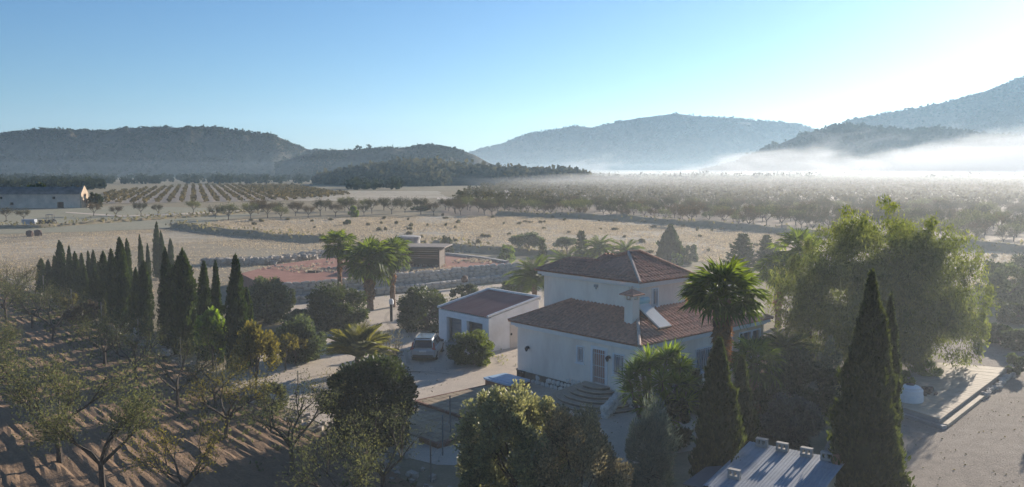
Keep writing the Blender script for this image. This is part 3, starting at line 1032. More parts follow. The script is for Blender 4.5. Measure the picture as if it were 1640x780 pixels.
# stone plinth, every stone a part
pl = MB().span((-.002, -.06, 0), (FX, -.002, .60)).build('plinth', M['grout'], house)
PST = []
for _m in STONES:
    _m2 = _m.copy()
    _m2.materials[0] = M['plinthstone']
    PST.append(_m2)
x = 0.85
for row_ in range(3):
    x = 0.85 + row_ * 0.2
    while x < FX:
        Lq = random.uniform(.24, .5)
        hmax = .34 + .62 * max(0, min(1, (x - 2.0) / 4.0)) ** 1.2 - (0.3 if x < 1.5 else 0)
        z = .12 + row_ * .30
        if z < hmax + random.uniform(-.05, .25) and not (doorh[0] - .1 < x + Lq / 2 < doorh[1] + .1 and z > .95):
            o = bpy.data.objects.new('stone', random.choice(PST))
            COL.objects.link(o)
            o.parent = pl
            o.location = (x + Lq / 2, -.09, z)
            o.rotation_euler = (0, random.uniform(-.3, .3), 0)
            o.scale = (Lq, .16, random.uniform(.24, .34))
        x += Lq + .02
# curved steps, each step its own part
for k in range(6):
    r0 = 0.75 + k * 0.36
    zt = 1.0 - k * 0.17
    n = 26
    px0, px1 = (doorh[0] + doorh[1]) / 2 - 0.15, (doorh[0] + doorh[1]) / 2 + 0.15
    pts = [(px1 + r0 * math.cos(t), -.1 - r0 * .98 * math.sin(t)) for t in np.linspace(0, math.pi / 2, n // 2)] + [(px0 + r0 * math.cos(t), -.1 - r0 * .98 * math.sin(t)) for t in np.linspace(math.pi / 2, math.pi, n // 2)]
    MB().prism(pts[::-1], -.05 if k == 5 else zt - .17, zt - .05).build('riser', M['riser'], house)
    st = MB()
    pts2 = [(p[0] + (.05 if p[0] > px1 else -.05 if p[0] < px0 else 0), p[1] - .05) for p in pts]
    st.prism(pts2[::-1], zt - .049, zt)
    st.build('step', M['step'], house)
pts = [(8.75, -.12), (8.05, -1.0), (8.4, -1.9), (9.3, -2.2), (9.62, -.12)]
# low rough stone cheek wall on the right of the steps
for k in range(26):
    o = bpy.data.objects.new('stone', random.choice(PST))
    COL.objects.link(o)
    o.parent = pl
    t = k // 2 / 12
    o.location = (8.62 + t * .75, -.35 - t * 2.0, .18 + (k % 2) * .34 + .25 * (1 - t))
    o.rotation_euler = (0, 0, random.uniform(0, 3))
    o.scale = (.5, .45, .42)

# solar water heater standing on the roof
sh = thing('solar_water_heater', 'solar water heater with white panel and pale tank on the roof beside the chimney', 'water heater', HA, HROT)
# flat panel, its top at the tank
pa, pb = Vector((8.05, 2.15, 5.30)), Vector((9.25, 3.35, 4.28))
pa, pb = Vector((7.65, 2.6, 5.32)), Vector((9.35, 2.6, 4.22))
mb = MB()
wv = Vector((0, .52, 0))
dn = (pb - pa).normalized().cross(Vector((0, 1, 0))).normalized()
if dn.z < 0:
    dn = -dn


def slab(mb, a, b, half, nrm, th):
    P = [a - half, b - half, b + half, a + half]
    mb.add([tuple(p) for p in P] + [tuple(p + nrm * th) for p in P], [(0, 1, 2, 3), (7, 6, 5, 4), (0, 4, 5, 1), (1, 5, 6, 2), (2, 6, 7, 3), (3, 7, 4, 0)])


slab(mb, pa, pb, wv, dn, .09)
mb.build('collector_panel', M['panel'], sh)
mb = MB()
slab(mb, pa.lerp(pb, -.01) + dn * -.03, pb.lerp(pa, -.03) + dn * -.03, wv * 1.06, dn, .028)
slab(mb, pb + dn * -.001, pb.lerp(pa, -.03) + dn * -.001, wv * 1.03, dn, .085)
mb.build('panel_frame', M['darkmetal'], sh)
mb = MB()
tp = Vector((7.62, 2.6, 5.52))
mb.tube([tp + Vector((0, -.62, 0)), tp + Vector((0, -.6, 0)), tp + Vector((0, .6, 0)), tp + Vector((0, .62, 0))], [.12, .19, .19, .12], 14)
mb.build('tank', M['teal'], sh, smooth=True)
for yy in (2.2, 3.0):
    MB().tube([(7.62, yy, 4.7), (7.62, yy, 5.4)], .025, 5).build('strut', M['steel'], sh)
    MB().tube([(9.2, yy, 3.95), (9.2, yy, 4.3)], .025, 5).build('strut', M['steel'], sh)
    MB().tube([(7.645, yy, 4.8), (8.7, yy, 4.55)], .02, 5).build('strut', M['steel'], sh)

# ------------------------------------------------------------------ garage
GA = G(703, 545)
gar = thing('garage', 'white garage with maroon sheet roof and two open bays beside the villa', 'garage', GA, HROT)
GL, GD, Z0g, Z1g = 5.84, 4.9, 2.42, 3.32
mb = MB()
bays = [(.95, 2.75, 0, 1.95), (3.35, 5.15, 0, 1.95)]
wall_panel(mb, 0, GL, 0, Z0g, 0, .25, bays, 'x')
mb.span((0, GD - .25, 0), (GL, GD, Z1g))
for xx in (0, GL - .25):
    mb.add([(xx, .25, 0), (xx + .25, .25, 0), (xx + .25, GD - .25, 0), (xx, GD - .25, 0), (xx, .25, Z0g + .07), (xx + .25, .25, Z0g + .07), (xx + .25, GD - .25, Z1g - .02), (xx, GD - .25, Z1g - .02)],
           [(3, 2, 1, 0), (4, 5, 6, 7), (0, 1, 5, 4), (1, 2, 6, 5), (2, 3, 7, 6), (3, 0, 4, 7)])
mb.build('wall', M['whitewall'], gar)
for i, (b0, b1, _z, b3) in enumerate(bays):
    d_ = MB()
    for k in range(9):
        d_.box(((b0 + b1) / 2, .62 + (k % 2) * .012, b3 * (k + .5) / 9), (b1 - b0 + .3, .04, b3 / 9 - .012))
    d_.build('shutter', M['greydoor'] if i == 0 else M['darkdoor'], gar, label='pale grey shutter' if i == 0 else 'dark grey shutter')
sl = (Z1g - Z0g) / GD
mb = MB()
nr = 26
P, F = [], []
for i in range(nr * 4 + 1):
    xx = .06 + (GL - .12) * i / (nr * 4)
    hh = (0, .035, .035, 0)[i % 4]
    for yy in (-.08, GD + .02):
        P.append((xx, yy, Z0g + sl * yy + .09 + hh))
for i in range(nr * 4):
    F.append((2 * i, 2 * i + 2, 2 * i + 3, 2 * i + 1))
mb.add(P, F).build('sheet_roof', M['garageroof'], gar)
mb = MB()
for xx in (-.05, GL - .07):
    a, b = Vector((xx + .06, -.1, Z0g + .1)), Vector((xx + .06, GD + .12, Z1g + .12))
    slab(mb, a, b, Vector((.08, 0, 0)), Vector((0, 0, 1)), .13)
mb.span((-.05, GD + .022, Z1g - .05), (GL + .09, GD + .14, Z1g + .255))
mb.build('verge', M['white'], gar)
dr = MB().span((GL + .002, 2.0, 0.02), (GL + .04, 2.85, 2.0)).build('door', M['creamdoor'], gar)
MB().box((GL + .07, 2.1, 1.05), (.05, .12, .16)).build('handle', M['darkmetal'], dr)

# ------------------------------------------------------------------ open shelter on the red terrace
SC = G(704, 429, PADZ)
rz = R(-8)
hut = thing('shelter', 'open fronted dark timber shelter with flat slab roof on the red gravel terrace', 'shelter', (SC.x, SC.y, PADZ), rz)
SW, SD, SH = 4.3, 3.2, 2.3
mb = MB()
mb.span((-SW - .9, -.7, SH), (.75, SD + .5, SH + .14))
mb.build('roof_slab', M['oldslab'], hut)
for xx in (-.08, -SW + .02):
    MB().box((xx, 0.06, SH / 2), (.16, .16, SH)).build('post', M['darkwood'], hut)
for i in range(9):
    z0 = .02 + i * SH / 9
    o = MB().span((-SW + .1, SD - .1 - (i % 2) * .02, z0 + .012), (-.02, SD - .02, z0 + SH / 9 - .012)).build('board', M['darkwood'], hut)
for i in range(9):
    z0 = .02 + i * SH / 9
    MB().span((-.14 - (i % 2) * .012, .16, z0 + .012), (-.06, SD - .12, z0 + SH / 9 - .012)).build('board', M['darkwood'], hut)
MB().span((-SW, .1, 0), (-SW + .12, SD, SH - .01)).build('side_wall', M['darkwood'], hut)
MB().span((-SW * .8, 1.6, .01), (-.5, 2.6, .75)).span((-SW * .8 + .1, 1.7, .75), (-.6, 2.5, .82)).build('bench', M['darkwood'], hut)
MB().span((-SW - 3, -1.0, -.03), (.9, -.72, .10)).build('kerb', M['concrete'], hut)
ck = thing('water_deposit', 'round grey concrete water deposit behind the timber shelter', 'tank', G(655, 417, PADZ))
MB().lathe([(1.35, -.3), (1.35, 2.7), (1.5, 2.7), (1.5, 2.95), (.9, 3.05)], 22).build('deposit', M['concrete'], ck)
o = G(503, 436.5, PADZ)
MB().box((0, 0, .05), (1.1, .35, .1), .2).box((.1, .1, .13), (.5, .3, .06), -.3)
mb = MB().box((0, 0, .06), (1.3, .3, .12), .2).box((.3, .2, .14), (.7, .24, .09), -.4).box((-.3, -.1, .15), (.6, .2, .08), .7)
pb_ = mb.build('log_heap', M['bark'])
pb_.location = (o.x, o.y, PADZ)
tag(pb_, 'small dark heap of wood lying alone on the red gravel', 'log heap')

# ------------------------------------------------------------------ old barn far left
BG0 = G(131, 333)
barn = thing('barn', 'long old grey barn with sunlit pointed gable at the edge of the far fields', 'barn', BG0, R(4))
mb = MB()
BL, BW, BE, BR = 52, 5.4, 4.3, 6.6
holes = [(-8 - 1, -8, 2.8, 3.6), (-25, -24.1, 2.8, 3.6), (-33, -31.9, 2.4, 3.8), (-22, -20.8, .9, 1.8), (-27, -25.8, .9, 1.8), (-31.5, -30.2, .9, 1.8), (-36.5, -35.4, .9, 1.8), (-7.5, -5.5, 0, 1.9)]
wall_panel(mb, -BL, -.5, 0, BE, 0, .5, holes, 'x')
mb.span((-BL, BW - .5, 0), (-.5, BW, BE))
mb.build('wall', M['barnwall'], barn)
MB().span((-BL, .9, .01), (-.9, 1.0, BE - .1)).build('interior_shade_sheet', M['hole'], barn)  # thin sheet painted as the unlit inside of the barn
mb = MB()
mb.add([(0, 0, 0), (0, BW, 0), (0, BW, BE + .3), (0, BW / 2, BR + .5), (0, 0, BE + .3), (-.5, 0, 0), (-.5, BW, 0), (-.5, BW, BE + .3), (-.5, BW / 2, BR + .5), (-.5, 0, BE + .3)],
       [(0, 1, 2, 3, 4), (9, 8, 7, 6, 5), (0, 4, 9, 5), (4, 3, 8, 9), (3, 2, 7, 8), (2, 1, 6, 7)])
mb.span((-.6, BW + .002, 0), (.0, BW + 1.2, 2.4))
gb = mb.build('gable', M['barngable'], barn)
for (yy, zz, ww, hh) in ((1.7, 3.6, .55, .8), (3.0, 3.6, .55, .8), (1.7, 1.6, .6, .8), (3.2, 1.4, .6, 1.2)):
    MB().span((.002, yy, zz), (.06, yy + ww, zz + hh)).build('niche', M['terracotta'], gb)
mb = MB()
roof_plane(mb, (-BL, -.3, BE), (-.5, -.3, BE), (-.5, BW / 2, BR), (-BL, BW / 2, BR), 1.3, .06, .9)
mb.add([(-BL, BW + .3, BE), (-.5, BW + .3, BE), (-.5, BW / 2, BR), (-BL, BW / 2, BR)], [(0, 1, 2, 3)])
mb.build('roof', M['barnroof'], barn)
p = G(-6, 331)
an = thing('barn_annex', 'low rusty roofed annex standing against the far end of the old barn', 'outbuilding', (p.x, p.y - 3, 0), R(4))
MB().span((-9, 0, 0), (0, 6, 4.2)).build('wall', M['barnwall'], an)
MB().add([(-9.3, -.4, 4.1), (.3, -.4, 4.1), (.3, 6.3, 5.4), (-9.3, 6.3, 5.4), (-9.3, -.4, 4.3), (.3, -.4, 4.3), (.3, 6.3, 5.6), (-9.3, 6.3, 5.6)], [(3, 2, 1, 0), (4, 5, 6, 7), (0, 1, 5, 4), (1, 2, 6, 5), (2, 3, 7, 6), (3, 0, 4, 7)]).build('roof', M['terracotta'], an)

# ------------------------------------------------------------------ corrugated shed at the bottom
ZS = 2.5
sA, sB, sC = G(1200, 707, ZS), G(1332, 741, ZS), G(1147, 768, ZS - .35)
ux = (sB - sA)
uy = (sC - sA)
SLx, SLy = 3.7, 4.3
sux, suy = Vector((ux.x, ux.y, 0)).normalized(), Vector((uy.x, uy.y, 0))
sux = Matrix.Rotation(R(10), 3, 'Z') @ sux
suy = Vector((sux.y, -sux.x, 0)) if Vector((sux.y, -sux.x, 0)).dot(suy) > 0 else Vector((-sux.y, sux.x, 0))
rz = math.atan2(sux.y, sux.x)
shed = thing('tool_shed', 'pale shed under a bluish corrugated sheet roof at the foot of the tall cypresses', 'shed', (sA.x, sA.y, 0), rz)
slp = .11
mb = MB()
nw = 62
P, F = [], []
for i in range(nw + 1):
    xx = SLx * i / nw
    hh = .020 * (i % 2)
    for yy in (0, -SLy):
        P.append((xx, yy, ZS + yy * slp + hh))
for i in range(nw):
    F.append((2 * i, 2 * i + 1, 2 * i + 3, 2 * i + 2))
mb.add(P, F)
mb.build('sheet_roof', M['sheet'], shed)
MB().span((.3, -SLy + .35, 0), (SLx - .3, -.25, ZS - SLy * slp - .03)).build('wall', M['creamwall'], shed)
MB().add([(-.75, -SLy, ZS - .62), (-.02, -SLy, ZS - .62), (-.02, -2.6, ZS - .3), (-.5, -2.9, ZS - .36), (-.75, -SLy, ZS - .56), (-.02, -SLy, ZS - .56), (-.02, -2.6, ZS - .24), (-.5, -2.9, ZS - .3)], [(3, 2, 1, 0), (4, 5, 6, 7), (0, 1, 5, 4), (1, 2, 6, 5), (2, 3, 7, 6), (3, 0, 4, 7)]).build('side_flashing', M['darkdoor'], shed)
for i, (xx, yy) in enumerate(((.62, -.30), (1.42, -.33), (2.35, -.36), (3.1, -.39), (.75, -3.3))):
    zz = ZS + yy * slp + .03
    v_ = MB().span((xx - .22, yy - .10, zz), (xx + .22, yy + .10, zz + .10)).span((xx - .22, yy - .10, zz + .26), (xx + .22, yy + .10, zz + .32))
    for k in (-1, 0, 1):
        v_.span((xx + k * .18 - .035, yy - .09, zz + .10), (xx + k * .18 + .035, yy + .09, zz + .26))
    v_.build('roof_block', M['concrete'], shed)
MB().span((SLx - .34, -.55, ZS - .05), (SLx - .12, -.33, ZS + .30)).build('flue', M['terracotta'], shed)

# ------------------------------------------------------------------ tiled terrace below the house
def HL(x, y, z=0):
    c, s = math.cos(HROT), math.sin(HROT)
    return Vector((HA.x + x * c - y * s, HA.y + x * s + y * c, z))


ter = thing('terrace', 'tan tiled terrace on two levels in front of the villa wall', 'terrace', HA, HROT)
mb = MB()
mb.span((.35, -7.95, -.1), (7.0, -2.5, .13))
mb.span((1.0, -11.6, -.1), (7.2, -7.952, .03))
mb.build('base', M['grout'], ter)
MB().span((.25, -8.05, -.05), (.35, -2.4, .17)).span((.35, -8.1, -.05), (4.4, -7.951, .19)).span((.25, -2.4, -.05), (1.0, -2.3, .30)).build('edge', M['brick'], ter)
MB().span((7.2, -11.75, -.1), (7.5, -6, .24)).span((6.0, -11.9, -.1), (7.5, -11.76, .24)).build('edge', M['brick'], ter)
pvm = MB().box((0, 0, 0), (.925, .925, 1)).mesh('paver', M['paver'])
pvs = []
for k in range(3):
    pm = pvm.copy()
    pm.materials[0] = mat_plain('tan terrace tile ' + 'abc'[k], tuple(c * f for c, f in zip((0.36, 0.27, 0.17), ((1, 1, 1), (.86, .84, .86), (1.1, 1.1, 1.1))[k])), 0.75, 0.16, 1.3, 0.2, bscale=20, dirt=(0.27, 0.21, 0.14))
    pvs.append(pm)
for (x0, x1, y0, y1, zt) in ((.36, 6.98, -7.93, -2.52, .155), (1.02, 7.18, -11.58, -7.97, .055)):
    nx_, ny_ = round((x1 - x0) / .5), round((y1 - y0) / .5)
    for i in range(nx_):
        for j in range(ny_):
            o = bpy.data.objects.new('paver', random.choice(pvs))
            COL.objects.link(o)
            o.parent = ter
            o.location = (x0 + (i + .5) * (x1 - x0) / nx_, y0 + (j + .5) * (y1 - y0) / ny_, zt - .03 + random.uniform(-.004, .004))
            o.scale = ((x1 - x0) / nx_, (y1 - y0) / ny_, .06)
            o.rotation_euler = (random.uniform(-.004, .004), random.uniform(-.004, .004), 0)

tub = thing('hot_tub', 'brick sided plunge tub under a light blue cover at the villa wall', 'tub', HL(0.9, -1.75), HROT)
MB().span((-.95, -.85, 0), (1.25, .75, .42)).build('brick_side', M['brick'], tub)
MB().prism([(-1.05, -.9), (-.85, -.98), (1.15, -.98), (1.35, -.85), (1.35, .7), (1.2, .82), (-.9, .82), (-1.05, .72)], .421, .52).prism([(-.8, -.7), (1.1, -.7), (1.1, .55), (-.8, .55)], .521, .56).build('cover', M['blue'], tub)
bl = HL(-.55, .5)
bol = thing('bollard', 'short dark bollard lamp beside the corner of the villa', 'bollard', bl)
MB().lathe([(.05, 0), (.05, .38)], 8).build('post', M['darkmetal'], bol)
MB().lathe([(.08, .381), (.09, .48), (.05, .52)], 8).build('lamp_head', M['darkmetal'], bol)

# ------------------------------------------------------------------ stone platform on the right
P1, P2, P3, P4 = G(1503, 684), G(1612, 600), G(1478, 589), G(1385, 646)
plat = thing('platform', 'low bleached plank platform with a long step at its side by the gravel drive', 'platform', (P1.x, P1.y, 0))
mb = MB()
pol = [(p.x - P1.x, p.y - P1.y) for p in (P1, P2, P3, P4)]
mb.prism(pol, -.05, .40)
mb.build('base', M['concrete'], plat)
npk = 30
for i in range(npk):
    a0_, a1_ = i / npk, (i + 1) / npk - .0022
    q_ = [P1.lerp(P2, a0_), P1.lerp(P2, a1_), P4.lerp(P3, a1_), P4.lerp(P3, a0_)]
    u_ = (P1 - P4).normalized() * .10
    zz = .45 + random.uniform(-.006, .006)
    MB().prism([(p.x - P1.x + u_.x * s_, p.y - P1.y + u_.y * s_) for p, s_ in zip(q_, (1, 1, 0, 0))], .402, zz).build('plank', M['plank'], plat)
e_ = (P2 - P1).normalized()
n_ = Vector((e_.y, -e_.x, 0))
MB().prism([tuple((n_ * .02 + e_ * .1)[:2]), tuple((n_ * .42 + e_ * .1)[:2]), tuple((n_ * .42 + e_ * 7.6)[:2]), tuple((n_ * .02 + e_ * 7.6)[:2])], -.05, .20).build('side_step', M['plank'], plat)
f_ = (P4 - P1).normalized()
m_ = Vector((-f_.y, f_.x, 0))
MB().prism([tuple((m_ * .02 + n_ * .42)[:2]), tuple((m_ * .36 + n_ * .42)[:2]), tuple((m_ * .36 + f_ * 7)[:2]), tuple((m_ * .02 + f_ * 7)[:2])], -.05, .17).build('front_step', M['concrete'], plat)
for k in range(16):
    o = bpy.data.objects.new('stone', random.choice(STONES))
    p = P1 + e_ * (7.9 + k * .42) + n_ * random.uniform(.15, .5)
    COL.objects.link(o)
    o['kind'] = 'thing'
    o.name = 'rock'
    o.location = (p.x, p.y, .12)
    o.scale = [random.uniform(.3, .6) for _ in range(2)] + [random.uniform(.25, .45)]
    o.rotation_euler = (0, 0, random.uniform(0, 3))
    del o['kind']
    tag(o, 'pale loose rock in the line along the far side of the plank platform', 'rock', 'rocks edging the platform')
p = G(1457, 642, .45)
pot = thing('planter', 'round white masonry planter standing on the plank platform', 'planter', (p.x, p.y, .45))
MB().lathe([(.66, 0), (.69, .05), (.69, .34), (.63, .36), (.66, .40), (.66, .66), (.60, .72)], 26).build('drum', M['white'], pot, smooth=False)
MB().lathe([(.60, .721), (.45, .84), (.2, .9), (.02, .9)], 26).build('domed_lid', M['white'], pot, smooth=True)
MB().lathe([(.22, .88), (.22, .94), (.05, .96)], 14).build('knob', M['darkmetal'], pot)
p = G(1484, 628, .45)
mb = MB()
for k in range(16):
    mb.box((random.gauss(0, .26), random.gauss(0, .32), abs(random.gauss(.10, .10))), (random.uniform(.15, .4), random.uniform(.1, .3), random.uniform(.1, .24)), random.uniform(0, 3), random.uniform(-.4, .4))
hp = mb.build('log_heap', M['darkstone'])
hp.location = (p.x, p.y, .45)
hp['kind'] = 'thing'
del hp['kind']
tag(hp, 'low heap of dark brown logs on the platform behind the white planter', 'log heap')

# ------------------------------------------------------------------ the parked car
cp = (G(655, 581) + G(699, 581)) / 2
car = thing('parked_car', 'silver grey estate SUV parked on the gravel in front of the garage', 'car', (cp.x, cp.y + .1, 0.02), R(-4))
car.scale = (.93, .93, .93)
# y = 0 at the rear bumper, +y towards the bonnet
secs = [  # y, half width, floor, belt z
    (0.0, .80, .42, .80), (.05, .89, .36, .92), (.35, .935, .30, 1.02), (1.0, .95, .26, 1.05), (2.2, .945, .26, 1.03), (3.2, .94, .26, 1.0), (3.5, .93, .28, .99), (4.1, .90, .30, .93), (4.5, .82, .34, .80), (4.66, .68, .42, .64)]
mb = MB()
V, F = [], []
for y, hw, z0, z1 in secs:
    zm = (z0 + z1) / 2
    V += [(-hw * .9, y, z0), (-hw, y, zm - .12), (-hw, y, zm + .1), (-hw * .96, y, z1 - .03), (-hw * .86, y, z1 + .02), (hw * .86, y, z1 + .02), (hw * .96, y, z1 - .03), (hw, y, zm + .1), (hw, y, zm - .12), (hw * .9, y, z0)]
for i in range(len(secs) - 1):
    for k in range(9):
        F.append((i * 10 + k, i * 10 + k + 1, (i + 1) * 10 + k + 1, (i + 1) * 10 + k))
F += [tuple(range(10)), tuple(range(len(V) - 1, len(V) - 11, -1))]
mb.add(V, F)
# cabin shell
cab = [(.06, .80, 1.0, .70), (.42, .74, 1.60, .62), (1.0, .76, 1.665, .64), (2.2, .77, 1.64, .63), (2.75, .76, 1.55, .62), (3.5, .80, .98, .70)]
V, F = [], []
for y, wb, zt, wt in cab:
    V += [(-wb * 1.1, y, .98), (-wt, y, zt - .04), (-wt * .86, y, zt), (wt * .86, y, zt), (wt, y, zt - .04), (wb * 1.1, y, .98)]
for i in range(len(cab) - 1):
    for k in range(5):
        F.append((i * 6 + k, i * 6 + k + 1, (i + 1) * 6 + k + 1, (i + 1) * 6 + k))
F += [(0, 1, 2, 3, 4, 5)]
mb.add(V, F)
body = mb.build('body', M['carpaint'], car, smooth=False)
b2 = body.modifiers.new('round', 'BEVEL')
b2.width = .025
b2.segments = 2
MB().add([(-.70, .035, 1.06), (.70, .035, 1.06), (.585, .355, 1.54), (-.585, .355, 1.54)], [(0, 1, 2, 3)]).build('rear_window', M['carglass'], car)
MB().add([(-.66, 3.46, 1.03), (.66, 3.46, 1.03), (.58, 2.80, 1.53), (-.58, 2.80, 1.53)], [(3, 2, 1, 0)]).build('windscreen', M['carglass'], car)
for s_ in (-1, 1):
    mb = MB()
    for (ya, yb, yc, yd) in ((.55, 1.05, 1.05, .62), (1.12, 2.05, 2.05, 1.12), (2.12, 3.15, 2.62, 2.12)):
        q_ = [(s_ * .868, ya, 1.05), (s_ * .872, yb, 1.05), (s_ * .70, yc, 1.52), (s_ * .70, yd, 1.52)]
        mb.add(q_, [(0, 1, 2, 3) if s_ > 0 else (3, 2, 1, 0)])
    mb.build('side_window', M['carglass'], car)
    MB().add([(s_ * .915, -.012, .90), (s_ * .74, -.03, .92), (s_ * .62, .0, 1.02), (s_ * .74, .055, 1.06), (s_ * .70, .24, 1.40), (s_ * .80, .26, 1.40), (s_ * .87, .12, 1.06), (s_ * .94, .12, .95)], [(0, 1, 2, 3, 4, 5, 6, 7)] if s_ < 0 else [(7, 6, 5, 4, 3, 2, 1, 0)]).build('tail_light', M['taillight'], car)
    MB().box((s_ * 1.03, 2.72, 1.08), (.2, .12, .16)).box((s_ * .93, 2.74, 1.03), (.12, .05, .06)).build('mirror', M['blacktrim'], car)
    MB().tube([(s_ * .62, .6, 1.69), (s_ * .64, .75, 1.735), (s_ * .645, 2.4, 1.71), (s_ * .63, 2.55, 1.64)], .022, 6).build('roof_rail', M['blacktrim'], car)
    for yy in (.92, 3.72):
        wh = MB().tube([(s_ * .72, yy, .35), (s_ * .745, yy, .35), (s_ * .925, yy, .35), (s_ * .95, yy, .35)], [.30, .35, .35, .31], 18).build('wheel', M['rubber'], car)
        mb = MB().tube([(s_ * .951, yy, .35), (s_ * .96, yy, .35)], [.09, .08], 10)
        for k in range(5):
            an = k * 2 * math.pi / 5
            mb.tube([(s_ * .955, yy, .35), (s_ * .955, yy + .21 * math.cos(an), .35 + .21 * math.sin(an))], .03, 5)
        mb.build('rim', M['rim'], wh)
MB().span((-.58, .45, 1.672), (.58, 2.3, 1.690)).build('glass_roof', M['carroof'], car)
MB().box((0, -.015, .42), (1.5, .14, .2)).span((-.4, -.06, .28), (.4, .05, .36)).build('bumper', M['blacktrim'], car)
MB().box((0, -.045, .80), (.52, .02, .12)).build('number_plate', M['plate'], car)
MB().box((0, .30, 1.60), (1.2, .20, .03), 0, R(10)).build('roof_spoiler', M['carpaint'], car)


# ------------------------------------------------------------------ fences
def wire_fence(name, label, pts, hh, every=None):
    root = thing(name, label, 'fence', (pts[0].x, pts[0].y, 0))
    pm = MB().tube([(0, 0, -.1), (0, 0, hh)], .035, 6).mesh('post', M['steel'])
    for p in pts:
        o = link(pm, 'post', root)
        o.location = (p.x - pts[0].x, p.y - pts[0].y, 0)
    mb = MB()
    for z in (.25, hh * .5, hh - .12):
        mb.tube([(p.x - pts[0].x, p.y - pts[0].y, z) for p in pts], .006, 4)
    mb.build('wire', M['steel'], root)
    return root


fl = [G(u, v) for u, v in ((70, 470), (115, 495), (163, 520), (222, 552), (290, 585), (347, 615), (401, 644), (478, 648))]
wire_fence('wire_fence', 'wire fence on thin grey posts between the ploughed field and the cypress row', fl, 1.9)
wire_fence('wire_fence', 'short wire fence on dark posts below the tiled terrace', [G(721, 694), G(709, 730), G(690, 772)], 1.9)
# pale stone blocks standing in a row at the foot of the cypresses
for k in range(9):
    p = G(186 + k * 4.4, 519 + k * 2.6)
    o = MB().box((0, 0, .3), (.26, .2, .62), random.uniform(-.1, .1), random.uniform(-.05, .05)).build('kerb_stone', M['stone'])
    bv = o.modifiers.new('round', 'BEVEL')
    bv.width = .04
    o.location = (p.x, p.y, 0)
    tag(o, 'pale upright block in the short row by the wire fence under the cypresses', 'stone block', 'upright stone blocks')
p = G(627, 515)
gp = thing('gate_pillar', 'slender white topped dark pillar beside the palm trunk on the gravel', 'pillar', p)
MB().box((0, 0, .75), (.22, .22, 1.5)).build('shaft', M['darkmetal'], gp)
MB().box((0, 0, 1.68), (.34, .34, .36)).box((0, 0, 1.9), (.24, .24, .08)).build('pillar_head', M['white'], gp)

# tractor in the far field
p = G(78, 362)
trc = thing('tractor', 'dark old tractor with a bluish cart parked on the far field track', 'tractor', p, R(100))
MB().box((0, 1.1, 1.0), (.8, 1.7, .7)).box((0, -.6, .9), (1.3, 1.6, .5)).build('body', M['darkmetal'], trc)
MB().box((0, -.4, 2.5), (1.4, 1.5, .1)).box((-.62, -1.0, 1.8), (.08, .08, 1.4)).box((.62, -1.0, 1.8), (.08, .08, 1.4)).box((-.62, .25, 1.8), (.08, .08, 1.4)).box((.62, .25, 1.8), (.08, .08, 1.4)).build('cab', M['darkmetal'], trc)
for s_ in (-1, 1):
    MB().tube([(s_ * .65, -.7, .75), (s_ * 1.05, -.7, .75)], .75, 14).build('wheel', M['rubber'], trc)
    MB().tube([(s_ * .55, 1.6, .45), (s_ * .8, 1.6, .45)], .45, 12).build('wheel', M['rubber'], trc)
MB().box((.2, 4.0, 1.0), (1.7, 2.6, 1.1)).tube([(0, 2.0, .6), (.2, 2.8, .6)], .06, 5).build('cart', M['sheet'], trc)
for k, (u, v) in enumerate(((48, 379), (61, 378))):
    p = G(u, v)
    o = link(stone_mesh(40 + k, .9).copy(), 'boulder')
    o.data.materials[0] = M['darkstone']
    o.location = (p.x, p.y, .5)
    o.scale = (1.5, 1.1, 1.4)
    tag(o, 'dark boulder in the golden field, ' + ('the one toward the barn side' if k == 0 else 'the one nearer the cypresses'), 'boulder', 'pair of dark boulders')

# ================================================================== PLANTS
def blob_points(n, rad, nclump, cr=0.30, flat_bottom=True, shell=0.55, squash=1.0):
    """Leaf places for a crown of unit-less clumps in an ellipsoid of radii rad, with the outward direction at each."""
    d = unit(RNG.normal(size=(nclump, 3)))
    if flat_bottom:
        d[:, 2] = np.where(d[:, 2] < -0.35, -d[:, 2] * 0.6, d[:, 2])
    r = RNG.uniform(shell, 1.0, nclump) ** 0.7 * (1 - cr * 0.6)
    cc = d * r[:, None]
    cs = RNG.uniform(0.6, 1.25, nclump) * cr
    k = RNG.integers(0, nclump, n)
    o = unit(RNG.normal(size=(n, 3))) * (RNG.uniform(0, 1, n) ** 0.42)[:, None]
    p = cc[k] + o * cs[k][:, None]
    out = unit(o + d[k] * 0.7)
    return p * np.array(rad), out, cc * np.array(rad)


def limbs(base, targets, r0, mat, name, h_split=0.35, n=6):
    """Trunk with limbs bending to the given points."""
    mb = MB()
    b = Vector(base)
    top = b + Vector((random.uniform(-.1, .1), random.uniform(-.1, .1), 1)) * h_split
    mb.tube([b - Vector((0, 0, .1)), b + (top - b) * .15, b.lerp(top, .5) + Vector((random.uniform(-.06, .06), random.uniform(-.06, .06), 0)), top], [r0 * 1.35, r0 * 1.1, r0 * .95, r0 * .85], n + 2)
    k = max(1, len(targets))
    for t in targets:
        t = Vector(t)
        m = top.lerp(t, .5) + Vector((random.uniform(-.12, .12), random.uniform(-.12, .12), random.uniform(0, .15))) * (t - top).length
        rr = r0 * min(.75, 1.3 / math.sqrt(k))
        mb.tube([top - Vector((0, 0, .04)), m, t], [rr, rr * .6, rr * .18], 5)
    return mb.mesh(name, mat)


